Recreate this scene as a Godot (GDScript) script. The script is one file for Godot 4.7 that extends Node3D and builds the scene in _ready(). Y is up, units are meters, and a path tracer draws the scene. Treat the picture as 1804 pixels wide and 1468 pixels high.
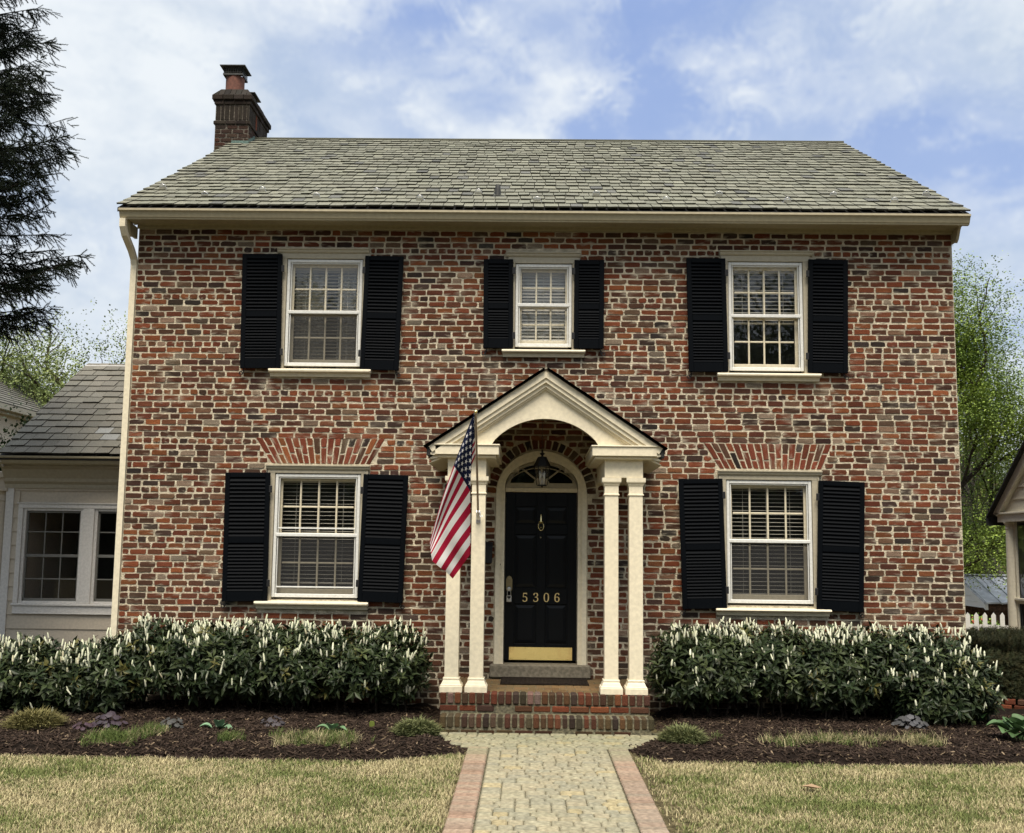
extends Node3D
# A two-storey brick house seen from its front lawn. Units are metres, y is up, the facade lies on z = 0 and faces +z.

var rn := RandomNumberGenerator.new()
var used := {}
var mt := {}
var house: Node3D
var big := FastNoiseLite.new()
var fine := FastNoiseLite.new()


class MB:
	var v := PackedVector3Array()
	var n := PackedVector3Array()
	var c := PackedColorArray()
	var t := PackedVector2Array()
	var ix := PackedInt32Array()
	var col := Color(1, 1, 1)
	var xf := Transform3D()

	func add(p: Vector3, nn: Vector3, k: Color, uv := Vector2.ZERO) -> void:
		v.append(xf * p)
		n.append((xf.basis * nn).normalized())
		c.append(k)
		t.append(uv)

	func tri3(a: Vector3, b: Vector3, d: Vector3, ka: Color, kb: Color, kd: Color) -> void:
		var nn := (b - a).cross(d - a)
		if nn.length_squared() < 1e-16:
			return
		var s := v.size()
		add(a, nn, ka)
		add(b, nn, kb)
		add(d, nn, kd)
		ix.append(s)
		ix.append(s + 2)
		ix.append(s + 1)

	func tri(a: Vector3, b: Vector3, d: Vector3) -> void:
		tri3(a, b, d, col, col, col)

	func quad(a: Vector3, b: Vector3, d: Vector3, e: Vector3, k := Color(-1, 0, 0)) -> void:
		var kk := col if k.r < 0.0 else k
		var nn := (d - a).cross(e - b)
		var s := v.size()
		add(a, nn, kk, Vector2(0, 1))
		add(b, nn, kk, Vector2(1, 1))
		add(d, nn, kk, Vector2(1, 0))
		add(e, nn, kk, Vector2(0, 0))
		for i in [0, 2, 1, 0, 3, 2]:
			ix.append(s + i)

	func box(a: Vector3, b: Vector3) -> void:
		quad(Vector3(a.x, a.y, b.z), Vector3(b.x, a.y, b.z), Vector3(b.x, b.y, b.z), Vector3(a.x, b.y, b.z))
		quad(Vector3(b.x, a.y, a.z), Vector3(a.x, a.y, a.z), Vector3(a.x, b.y, a.z), Vector3(b.x, b.y, a.z))
		quad(Vector3(b.x, a.y, b.z), Vector3(b.x, a.y, a.z), Vector3(b.x, b.y, a.z), Vector3(b.x, b.y, b.z))
		quad(Vector3(a.x, a.y, a.z), Vector3(a.x, a.y, b.z), Vector3(a.x, b.y, b.z), Vector3(a.x, b.y, a.z))
		quad(Vector3(a.x, b.y, b.z), Vector3(b.x, b.y, b.z), Vector3(b.x, b.y, a.z), Vector3(a.x, b.y, a.z))
		quad(Vector3(a.x, a.y, a.z), Vector3(b.x, a.y, a.z), Vector3(b.x, a.y, b.z), Vector3(a.x, a.y, b.z))

	func bbox(a: Vector3, b: Vector3, r: float) -> void:
		# a box with chamfered edges
		var m := (a + b) * 0.5
		var h := (b - a) * 0.5
		r = minf(r, minf(h.x, minf(h.y, h.z)) * 0.9)
		var g := h - Vector3(r, r, r)
		for ax in 3:
			var u := (ax + 1) % 3
			var w := (ax + 2) % 3
			for s in [-1.0, 1.0]:
				var q := []
				for k in [[-1.0, -1.0], [1.0, -1.0], [1.0, 1.0], [-1.0, 1.0]]:
					var p := m
					p[ax] += s * h[ax]
					p[u] += k[0] * g[u]
					p[w] += k[1] * g[w]
					q.append(p)
				if s > 0:
					quad(q[0], q[1], q[2], q[3])
				else:
					quad(q[3], q[2], q[1], q[0])
		for ax in 3:
			var u := (ax + 1) % 3
			var w := (ax + 2) % 3
			for su in [-1.0, 1.0]:
				for sw in [-1.0, 1.0]:
					var q := []
					for k in [[-1.0, 0], [1.0, 0], [1.0, 1], [-1.0, 1]]:
						var p := m
						p[ax] += k[0] * g[ax]
						p[u] += su * (h[u] if k[1] == 0 else g[u])
						p[w] += sw * (g[w] if k[1] == 0 else h[w])
						q.append(p)
					if su * sw < 0:
						quad(q[0], q[1], q[2], q[3])
					else:
						quad(q[3], q[2], q[1], q[0])
		for i in 8:
			var s := Vector3(1 if i & 1 else -1, 1 if i & 2 else -1, 1 if i & 4 else -1)
			var px := m + Vector3(s.x * h.x, s.y * g.y, s.z * g.z)
			var py := m + Vector3(s.x * g.x, s.y * h.y, s.z * g.z)
			var pz := m + Vector3(s.x * g.x, s.y * g.y, s.z * h.z)
			if s.x * s.y * s.z > 0:
				tri(px, py, pz)
			else:
				tri(px, pz, py)

	func grid(rows: Array, k: Array = [], uv: Array = [], closed := false) -> void:
		# a smooth sheet through rows of points; its front is on the side where rows x columns turn anticlockwise
		var nr := rows.size()
		var nc: int = rows[0].size()
		var s := v.size()
		for i in nr:
			for j in nc:
				var du: Vector3
				if closed:
					du = rows[i][1 if j == nc - 1 else j + 1] - rows[i][nc - 2 if j == 0 else j - 1]
				else:
					du = rows[i][mini(j + 1, nc - 1)] - rows[i][maxi(j - 1, 0)]
				var dv: Vector3 = rows[mini(i + 1, nr - 1)][j] - rows[maxi(i - 1, 0)][j]
				var nn := du.cross(dv)
				if nn.length_squared() < 1e-14:
					nn = Vector3.UP
				add(rows[i][j], nn, k[i][j] if k.size() else col, uv[i][j] if uv.size() else Vector2.ZERO)
		for i in nr - 1:
			for j in nc - 1:
				var a := s + i * nc + j
				for q in [a, a + nc + 1, a + 1, a, a + nc, a + nc + 1]:
					ix.append(q)

	func tube(path: Array, rad: Array, sides := 6, turn := 0.0, cap := true) -> void:
		var rows := []
		var side := Vector3.ZERO
		for i in path.size():
			var d: Vector3 = (path[mini(i + 1, path.size() - 1)] - path[maxi(i - 1, 0)]).normalized()
			if side == Vector3.ZERO:
				side = d.cross(Vector3.UP if absf(d.y) < 0.9 else Vector3.RIGHT).normalized()
			side = (side - d * side.dot(d)).normalized()
			var up := side.cross(d)
			var row := PackedVector3Array()
			for j in sides + 1:
				var a := TAU * j / sides + turn
				row.append(path[i] + (side * cos(a) - up * sin(a)) * rad[i])
			rows.append(row)
		if sides == 4:
			for i in rows.size() - 1:
				for j in 4:
					quad(rows[i][j], rows[i][j + 1], rows[i + 1][j + 1], rows[i + 1][j])
		else:
			grid(rows, [], [], true)
		if cap:
			for e in [0, rows.size() - 1]:
				for j in sides:
					if e == 0:
						tri(path[e], rows[e][j + 1], rows[e][j])
					else:
						tri(path[e], rows[e][j], rows[e][j + 1])

	func lathe(prof: Array, at: Vector3, sides := 16, square := false) -> void:
		# profile of [radius, height] upwards; square turns it on four sides
		if square:
			for i in prof.size() - 1:
				var a: float = prof[i][0]
				var b: float = prof[i + 1][0]
				var y0: float = prof[i][1]
				var y1: float = prof[i + 1][1]
				for q in [[1, 1], [1, -1], [-1, -1], [-1, 1]]:
					var w: Array = {[1, 1]: [1, -1], [1, -1]: [-1, -1], [-1, -1]: [-1, 1], [-1, 1]: [1, 1]}[q]
					quad(at + Vector3(a * q[0], y0, a * q[1]), at + Vector3(a * w[0], y0, a * w[1]), at + Vector3(b * w[0], y1, b * w[1]), at + Vector3(b * q[0], y1, b * q[1]))
			return
		for i in prof.size() - 1:
			var rows := []
			for e in 2:
				var row := PackedVector3Array()
				for j in sides + 1:
					var a := TAU * j / sides
					row.append(at + Vector3(sin(a) * prof[i + e][0], prof[i + e][1], cos(a) * prof[i + e][0]))
				rows.append(row)
			grid(rows, [], [], true)

	func extrude(poly: PackedVector2Array, z0: float, z1: float) -> void:
		if Geometry2D.is_polygon_clockwise(poly):
			poly = poly.duplicate()
			poly.reverse()
		var tr := Geometry2D.triangulate_polygon(poly)
		for i in range(0, tr.size(), 3):
			var a := poly[tr[i]]
			var b := poly[tr[i + 1]]
			var d := poly[tr[i + 2]]
			if (b - a).cross(d - a) < 0:
				var e := b
				b = d
				d = e
			tri(Vector3(a.x, a.y, z1), Vector3(b.x, b.y, z1), Vector3(d.x, d.y, z1))
			tri(Vector3(a.x, a.y, z0), Vector3(d.x, d.y, z0), Vector3(b.x, b.y, z0))
		for i in poly.size():
			var a := poly[i]
			var b := poly[(i + 1) % poly.size()]
			quad(Vector3(a.x, a.y, z1), Vector3(a.x, a.y, z0), Vector3(b.x, b.y, z0), Vector3(b.x, b.y, z1))

	func along_x(prof: PackedVector2Array, x0: float, x1: float) -> void:
		# a moulding: its section in (z, y) drawn out along x
		var keep := xf
		xf = xf * Transform3D(Basis(Vector3(0, 0, 1), Vector3(0, 1, 0), Vector3(-1, 0, 0)), Vector3.ZERO)
		extrude(prof, -x1, -x0)
		xf = keep

	func along_z(prof: PackedVector2Array, z0: float, z1: float) -> void:
		extrude(prof, z0, z1)

	func mesh() -> ArrayMesh:
		var m := ArrayMesh.new()
		var a := []
		a.resize(Mesh.ARRAY_MAX)
		a[Mesh.ARRAY_VERTEX] = v
		a[Mesh.ARRAY_NORMAL] = n
		a[Mesh.ARRAY_COLOR] = c
		a[Mesh.ARRAY_TEX_UV] = t
		a[Mesh.ARRAY_INDEX] = ix
		m.add_surface_from_arrays(Mesh.PRIMITIVE_TRIANGLES, a)
		return m


func vec(x: float, y: float, z: float) -> Vector3:
	return Vector3(x, y, z)


func ran(a: float, b: float) -> float:
	return rn.randf_range(a, b)


func numbered(called: String) -> String:
	used[called] = used.get(called, -1) + 1
	return called if used[called] == 0 else "%s_%03d" % [called, used[called]]


func obj(called: String, what: Variant, m: Material, parent: Node = null) -> MeshInstance3D:
	var o := MeshInstance3D.new()
	o.mesh = what.mesh() if what is MB else what
	o.material_override = m
	if parent == null:
		o.name = numbered(called)
		add_child(o)
	else:
		o.name = called
		parent.add_child(o, true)
	return o


func thing(called: String, label: String, category: String, at := Vector3.ZERO, group := "") -> Node3D:
	var o := Node3D.new()
	o.name = numbered(called)
	add_child(o)
	o.position = at
	return tag(o, label, category, group)


func tag(o: Node, label: String, category: String, group := "") -> Node3D:
	o.set_meta("label", label)
	o.set_meta("category", category)
	if group != "":
		o.set_meta("group", group)
	return o


func part(called: String, parent: Node, at := Vector3.ZERO) -> Node3D:
	var o := Node3D.new()
	o.name = called
	parent.add_child(o, true)
	o.position = at
	return o


func struct(called: String, what: Variant, m: Material) -> MeshInstance3D:
	var o := obj(called, what, m)
	o.set_meta("kind", "structure")
	return o


func stuff(o: Node) -> Node:
	o.set_meta("kind", "stuff")
	return o


func scatter(called: String, mesh: Mesh, m: Material, xs: Array, ks: Array, parent: Node = null) -> MultiMeshInstance3D:
	var mm := MultiMesh.new()
	mm.transform_format = MultiMesh.TRANSFORM_3D
	mm.use_colors = true
	mm.mesh = mesh
	mm.instance_count = xs.size()
	for i in xs.size():
		mm.set_instance_transform(i, xs[i])
		mm.set_instance_color(i, ks[i])
	var o := MultiMeshInstance3D.new()
	o.multimesh = mm
	o.material_override = m
	stuff(o)
	if parent == null:
		o.name = numbered(called)
		add_child(o)
	else:
		o.name = called
		parent.add_child(o, true)
	return o


func lin(r: float, g: float, b: float) -> Color:
	return Color(r, g, b)


func noise_tex(freq: float, oct: int, lo: float, hi: float, sd: int, normal := false, strength := 4.0, size := 512) -> NoiseTexture2D:
	var f := FastNoiseLite.new()
	f.noise_type = FastNoiseLite.TYPE_SIMPLEX_SMOOTH
	f.frequency = freq
	f.fractal_octaves = oct
	f.seed = sd
	var t := NoiseTexture2D.new()
	t.width = size
	t.height = size
	t.seamless = true
	t.noise = f
	if normal:
		t.as_normal_map = true
		t.bump_strength = strength
	else:
		var g := Gradient.new()
		g.set_color(0, Color(lo, lo, lo))
		g.set_color(1, Color(hi, hi, hi))
		t.color_ramp = g
	return t


var tex := {}


func mat(called: String, k: Color, rough: float, how := {}) -> StandardMaterial3D:
	# k is the real-world (linear) base colour; vertex colours multiply it when how.v is set
	var m := StandardMaterial3D.new()
	m.resource_name = called
	m.albedo_color = Color(k.r, k.g, k.b).linear_to_srgb()
	m.roughness = rough
	if how.has("v"):
		m.vertex_color_use_as_albedo = true
	if how.has("metal"):
		m.metallic = how.metal
	if how.has("grain"):
		m.albedo_texture = tex[how.grain]
		m.uv1_triplanar = true
		m.uv1_world_triplanar = true
		m.uv1_scale = Vector3.ONE * how.get("scale", 1.0)
	if how.has("bump"):
		m.normal_enabled = true
		m.normal_texture = tex[how.bump]
		m.normal_scale = how.get("depth", 0.5)
		m.uv1_triplanar = true
		m.uv1_world_triplanar = true
		m.uv1_scale = Vector3.ONE * how.get("scale", 1.0)
	if how.has("back"):
		m.backlight_enabled = true
		m.backlight = how.back
	if how.has("two"):
		m.cull_mode = BaseMaterial3D.CULL_DISABLED
	if how.has("alpha"):
		m.transparency = BaseMaterial3D.TRANSPARENCY_ALPHA
		m.albedo_color.a = how.alpha
	if how.has("spec"):
		m.metallic_specular = how.spec
	mt[called] = m
	return m


func gh(x: float, z: float) -> float:
	# the ground falls away behind the house on the right
	return -1.5 * smoothstep(-6.0, -15.0, z) * smoothstep(5.0, 9.0, x)


func _ready() -> void:
	rn.seed = 5306
	big.seed = 3
	big.frequency = 0.5
	fine.seed = 9
	fine.frequency = 3.0
	camera_and_light()
	materials()
	ground()
	path()
	build_house()
	stoop()
	portico()
	wing()
	neighbours()
	flag()
	small_things()
	hedges()
	bed_plants()
	trees()
	lawn()


func camera_and_light() -> void:
	var cam := Camera3D.new()
	cam.name = "camera"
	cam.fov = 42.174
	cam.near = 0.1
	cam.far = 500.0
	add_child(cam)
	cam.transform = Transform3D(Basis(Vector3(1.0, 0.012, -0.0144), Vector3(-0.0101, 0.9928, 0.1192), Vector3(0.0157, -0.119, 0.9928)).orthonormalized(), Vector3(0, 2.0223, 13.718))
	cam.current = true
	var e := Environment.new()
	e.background_mode = Environment.BG_SKY
	e.sky = Sky.new()
	e.sky.sky_material = sky_picture()
	e.tonemap_mode = Environment.TONE_MAPPER_LINEAR
	e.tonemap_exposure = 3.7
	e.sdfgi_enabled = true
	e.ssao_enabled = true
	e.ssil_enabled = true
	var w := WorldEnvironment.new()
	w.name = "environment"
	w.environment = e
	add_child(w)
	var sun := DirectionalLight3D.new()
	sun.name = "sun"
	sun.light_energy = 0.5
	sun.light_color = Color(1.0, 0.955, 0.885)
	sun.light_angular_distance = 30.0
	sun.shadow_enabled = true
	add_child(sun)
	sun.basis = Basis.looking_at(Vector3(0.06, -1.15, -0.62), Vector3.UP)


func sky_picture() -> PanoramaSkyMaterial:
	# thin broken cloud over blue, one pattern all the way round
	var w := 2560
	var h := 1280
	var im := Image.create_empty(w, h, false, Image.FORMAT_RGBF)
	var a := FastNoiseLite.new()
	a.seed = 41
	a.frequency = 1.6
	a.fractal_octaves = 6
	a.fractal_gain = 0.52
	a.domain_warp_enabled = true
	a.domain_warp_amplitude = 0.35
	a.domain_warp_frequency = 1.2
	var b := FastNoiseLite.new()
	b.seed = 77
	b.frequency = 2.6
	b.fractal_octaves = 6
	b.fractal_gain = 0.6
	var low := Color(0.11, 0.12, 0.12)
	for j in h:
		var el := (0.5 - (j + 0.5) / h) * PI
		for i in w:
			if el < -0.02:
				im.set_pixel(i, j, low)
				continue
			var az := wrapf((i + 0.5) / w * TAU, -PI, PI)
			var d := Vector3(sin(az) * cos(el), sin(el), -cos(az) * cos(el))
			# clouds lie in a layer: seen low down they are drawn out sideways
			var q := Vector3(d.x, 0.0, d.z) / (maxf(d.y, 0.0) + 0.45)
			var f := a.get_noise_3d(q.x * 1.3, d.y * 1.5, q.z * 1.3)
			var g := b.get_noise_3d(q.x * 2.2 + 3.0, d.y * 3.0, q.z * 2.2)
			var azd := rad_to_deg(az)
			var eld := rad_to_deg(el)
			# wide openings in the cloud
			var gap := 0.86 * exp(-pow((azd - 5.0) / 11.0, 2.0) - pow((eld - 22.5 - (azd - 5.0) * 0.12) / 5.0, 2.0))
			gap += 0.85 * exp(-pow((azd - 22.5) / 7.5, 2.0) - pow((eld - 19.0 + (azd - 22.0) * 0.3) / 2.8, 2.0))
			gap += 0.75 * exp(-pow((azd + 7.0) / 7.0, 2.0) - pow((eld - 28.0) / 3.4, 2.0))
			gap += 0.55 * exp(-pow((azd - 7.0) / 6.0, 2.0) - pow((eld - 29.5) / 3.0, 2.0))
			gap += 0.9 * maxf(0.0, a.get_noise_3d(d.x * 0.6 + 7.0, d.y * 0.6, d.z * 0.6)) * smoothstep(28.0, 50.0, absf(azd))
			var cov := clampf(0.97 - 0.68 * gap * clampf(1.0 - 1.9 * f - 1.5 * g, 0.1, 1.5) + 0.5 * minf(f + 0.05, 0.0), 0.14, 1.0)
			cov = lerpf(cov, 1.0, smoothstep(0.25, 0.0, el) * 0.75)
			var blue := Color(0.245, 0.37, 0.72).lerp(Color(0.44, 0.58, 0.86), smoothstep(0.6, 0.0, el))
			var thick := clampf(0.6 + 0.85 * f + 0.75 * g, 0.0, 1.0)
			var white := Color(0.56, 0.66, 0.79).lerp(Color(0.88, 0.93, 0.97), thick)
			# an overcast sky is brighter overhead than low down
			var k := blue.lerp(white, cov) * ((1.0 + 1.4 * smoothstep(0.45, 1.45, el)) / 3.7)
			im.set_pixel(i, j, k)
	var m := PanoramaSkyMaterial.new()
	m.panorama = ImageTexture.create_from_image(im)
	m.filter = true
	return m


func materials() -> void:
	tex.grain = noise_tex(0.07, 6, 0.58, 1.08, 1)
	tex.blotch = noise_tex(0.012, 5, 0.7, 1.0, 2)
	tex.mottle = noise_tex(0.02, 6, 0.45, 1.0, 8)
	tex.paint = noise_tex(0.05, 6, 0.9, 1.0, 12)
	tex.rough = noise_tex(0.06, 5, 0, 1, 3, true, 8.0)
	tex.pits = noise_tex(0.13, 4, 0, 1, 4, true, 10.0)
	tex.wood = noise_tex(0.01, 3, 0, 1, 6, true, 3.0)
	mat("brick", lin(1, 1, 1), 0.92, {"v": 1, "grain": "grain", "bump": "pits", "depth": 0.6, "scale": 2.2, "spec": 0.25})
	mat("mortar", lin(0.68, 0.60, 0.445), 0.95, {"grain": "blotch", "bump": "rough", "depth": 0.7, "scale": 1.3, "spec": 0.2})
	mat("stone", lin(1, 1, 1), 0.9, {"v": 1, "grain": "blotch", "bump": "pits", "depth": 0.25, "scale": 2.6, "spec": 0.25})
	mat("slate", lin(1, 1, 1), 0.75, {"v": 1, "grain": "grain", "bump": "rough", "depth": 0.35, "scale": 1.5, "spec": 0.3})
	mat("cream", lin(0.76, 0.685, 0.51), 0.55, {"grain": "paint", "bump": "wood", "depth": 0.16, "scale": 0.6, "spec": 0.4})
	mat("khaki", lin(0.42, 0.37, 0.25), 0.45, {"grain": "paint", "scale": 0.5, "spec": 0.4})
	mat("shadedcream", lin(0.43, 0.385, 0.285), 0.5, {"grain": "paint", "scale": 0.6, "spec": 0.4})  # same cream paint, darkened in its colour for shade at eaves and window recesses
	mat("white", lin(0.72, 0.72, 0.68), 0.42, {"grain": "paint", "scale": 0.8, "spec": 0.45})
	mat("greywhite", lin(0.72, 0.70, 0.66), 0.5, {"grain": "paint", "scale": 0.8, "spec": 0.4})
	mat("siding", lin(0.57, 0.50, 0.395), 0.6, {"grain": "paint", "bump": "wood", "depth": 0.1, "scale": 0.7})
	mat("shutter", lin(0.003, 0.004, 0.0055), 0.55, {"spec": 0.14, "grain": "paint", "scale": 0.9})
	mat("door", lin(0.0028, 0.004, 0.006), 0.3, {"spec": 0.3})
	mat("iron", lin(0.012, 0.012, 0.013), 0.5, {"spec": 0.4})
	mat("brass", lin(0.93, 0.78, 0.40), 0.12, {"metal": 1.0, "bump": "wood", "depth": 0.12, "scale": 0.8})
	mat("numberbrass", lin(0.72, 0.56, 0.26), 0.5, {"metal": 0.45})
	mat("oldbrass", lin(0.30, 0.25, 0.15), 0.4, {"metal": 0.9})
	mat("steel", lin(0.62, 0.62, 0.62), 0.35, {"metal": 0.9})
	mat("capmetal", lin(0.06, 0.06, 0.055), 0.55, {"metal": 0.3, "grain": "blotch", "scale": 2.0})
	mat("clay", lin(0.19, 0.075, 0.05), 0.85, {"grain": "blotch", "scale": 3.0})
	mat("copper", lin(0.16, 0.27, 0.235), 0.8, {"grain": "mottle", "scale": 3.0})
	mat("glass", lin(0.1, 0.11, 0.105), 0.01, {"alpha": 0.012})
	mat("screen", lin(0.02, 0.02, 0.02), 0.7, {"alpha": 0.52})
	mat("blind", lin(0.5, 0.48, 0.41), 0.5, {})
	mat("room", lin(0.04, 0.038, 0.034), 0.9, {})
	mat("curtain", lin(0.5, 0.5, 0.44), 0.8, {"two": 1, "back": Color(0.3, 0.3, 0.27)})
	mat("roofdark", lin(0.03, 0.03, 0.028), 0.8, {"grain": "mottle", "scale": 2.0})
	mat("mulchbed", lin(0.027, 0.0185, 0.0135), 0.95, {"grain": "mottle", "bump": "pits", "depth": 1.0, "scale": 1.2, "spec": 0.2})
	mat("chip", lin(1, 1, 1), 0.85, {"v": 1, "spec": 0.25, "two": 1})
	mat("soil", lin(0.17, 0.14, 0.075), 0.95, {"grain": "mottle", "bump": "rough", "depth": 0.8, "scale": 0.9, "spec": 0.15})
	mat("sand", lin(0.24, 0.22, 0.14), 0.95, {"grain": "mottle", "bump": "pits", "depth": 0.8, "scale": 2.0, "spec": 0.2})
	mat("blade", lin(1, 1, 1), 0.7, {"v": 1, "two": 1, "back": Color(0.3, 0.3, 0.3), "spec": 0.25})
	mat("leaf", lin(1, 1, 1), 0.5, {"v": 1, "two": 1, "back": Color(0.45, 0.45, 0.45), "spec": 0.35})
	mat("laurel", lin(1, 1, 1), 0.46, {"v": 1, "two": 1, "back": Color(0.1, 0.1, 0.1), "spec": 0.3})
	mat("bloom", lin(1, 1, 1), 0.8, {"v": 1, "back": Color(0.2, 0.2, 0.2), "spec": 0.2})
	mat("needle", lin(1, 1, 1), 0.65, {"v": 1, "two": 1, "spec": 0.25})
	mat("bark", lin(0.095, 0.075, 0.058), 0.95, {"grain": "mottle", "bump": "rough", "depth": 1.0, "scale": 1.6, "spec": 0.15})
	mat("greybark", lin(0.17, 0.15, 0.13), 0.95, {"grain": "mottle", "bump": "rough", "depth": 0.8, "scale": 1.6, "spec": 0.15})
	mat("sashgrey", lin(0.15, 0.15, 0.135), 0.5, {})
	mat("palecream", lin(0.82, 0.77, 0.62), 0.5, {"grain": "paint", "scale": 0.6})
	mat("rubber", lin(0.045, 0.034, 0.026), 0.85, {"grain": "mottle", "bump": "pits", "depth": 0.8, "scale": 3.0, "spec": 0.2})
	mat("metalroof", lin(0.78, 0.80, 0.82), 0.5, {"metal": 0.0, "grain": "blotch", "scale": 0.4})
	mat("timber", lin(0.17, 0.09, 0.05), 0.8, {"grain": "mottle", "scale": 1.0})
	mat("wirescreen", lin(0.012, 0.012, 0.012), 0.8, {"alpha": 0.86})


func frame_up(y: float) -> Transform3D:
	# a drawing plane that lies on the ground: drawn x is x, drawn y is -z
	return Transform3D(Basis(Vector3(1, 0, 0), Vector3(0, 0, -1), Vector3(0, 1, 0)), Vector3(0, y, 0))


func brick(mb: MB, q: PackedVector2Array, z: float, proud: float, k: Color, edge: Color, wear := 1.0, deep := 0.006) -> void:
	# one worn brick: an uneven ten-sided face, an eroded rim and sides that run back into the joint
	var p := PackedVector2Array()
	var mid := (q[0] + q[1] + q[2] + q[3]) * 0.25
	var lx := (q[1] - q[0]).length()
	var ly := (q[3] - q[0]).length()
	var jc := minf(lx, ly) * 0.085 * wear
	var je := minf(lx, ly) * 0.075 * wear
	for s in 4:
		var a := q[s]
		var b := q[(s + 1) % 4]
		p.append(a.move_toward(mid, absf(rn.randfn(0.0, jc)) + jc * 0.25) + Vector2(ran(-je, je), ran(-je, je)) * 0.4)
		var long := (b - a).length()
		for f in ([0.34, 0.68] if (s % 2 == 0) == (lx >= ly) else [0.5]):
			p.append(a.lerp(b, f + ran(-0.08, 0.08)).move_toward(mid, ran(-je, je)))
	var m := p.size()
	var zf := z + proud
	var front := []
	var kf := []
	for i in m:
		var g := p[i].move_toward(mid, deep * ran(0.6, 1.4))
		front.append(Vector3(g.x, g.y, zf + ran(-0.0015, 0.0015)))
		kf.append(k * ran(0.9, 1.1))
		if rn.randf() < 0.07 * wear:
			kf[i] = k.lerp(edge, ran(0.25, 0.8))
		# old mortar smeared over the faces in patches
		kf[i] = kf[i].lerp(edge, 0.7 * smoothstep(0.24, 0.62, big.get_noise_2d(g.x * 3.1 + 60.0, g.y * 3.1)) * rn.randf())
	var ce := Vector3(mid.x + ran(-0.1, 0.1) * lx, mid.y, zf + ran(-0.002, 0.002))
	for i in m:
		var j := (i + 1) % m
		mb.tri3(ce, front[i], front[j], k, kf[i], kf[j])
		var a1 := Vector3(p[i].x, p[i].y, zf - deep)
		var b1 := Vector3(p[j].x, p[j].y, zf - deep)
		var kk := k.lerp(edge, 0.3 * wear)
		mb.tri3(front[i], a1, b1, kf[i], kk, kk)
		mb.tri3(front[i], b1, front[j], kf[i], kk, kf[j])
		var a2 := Vector3(p[i].x, p[i].y, z - 0.006)
		var b2 := Vector3(p[j].x, p[j].y, z - 0.006)
		mb.quad(a1, a2, b2, b1, kk)


func rect(x0: float, y0: float, x1: float, y1: float) -> PackedVector2Array:
	return PackedVector2Array([Vector2(x0, y0), Vector2(x1, y0), Vector2(x1, y1), Vector2(x0, y1)])


var brick_tones := [[0.27, [0.225, 0.069, 0.034]], [0.2, [0.155, 0.052, 0.031]], [0.21, [0.118, 0.062, 0.040]], [0.11, [0.050, 0.038, 0.033]], [0.11, [0.29, 0.105, 0.043]], [0.07, [0.19, 0.125, 0.08]], [0.04, [0.09, 0.075, 0.062]]]


func brick_tone() -> Color:
	var r := rn.randf()
	for b in brick_tones:
		r -= b[0]
		if r < 0:
			var f := ran(0.75, 1.25)
			return Color(b[1][0] * f * ran(0.92, 1.08), b[1][1] * f, b[1][2] * f)
	return Color(0.2, 0.05, 0.035)


# ---------------------------------------------------------------- ground and path

func bed_front(x: float) -> float:
	# where the mulch ends and the lawn begins
	if x < 0.2:
		return 3.38 + 0.05 * big.get_noise_2d(x * 1.5, 3.0) - 0.36 * smoothstep(-1.5, -0.58, x)
	return 3.22 + 0.06 * big.get_noise_2d(x * 1.5, 8.0) - 0.62 * smoothstep(1.35, 0.95, x) - 0.16 * smoothstep(3.6, 5.0, x)


func bed_side(z: float, left: bool) -> float:
	# the bed's edge along the path, wider apart where the path meets the steps
	if left:
		return lerpf(-0.98, -0.6, smoothstep(1.6, 2.75, z))
	return lerpf(1.5, 0.98, smoothstep(1.6, 2.6, z))


func bed_y(x: float, z: float) -> float:
	var d := minf(bed_front(x) - z, bed_side(z, true) - x if x < 0.2 else x - bed_side(z, false))
	return -0.012 + 0.075 * smoothstep(0.0, 0.35, d) + (0.022 * fine.get_noise_2d(x, z) + 0.03 * big.get_noise_2d(x * 3.0, z * 3.0)) * smoothstep(0.0, 0.2, d)


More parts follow.
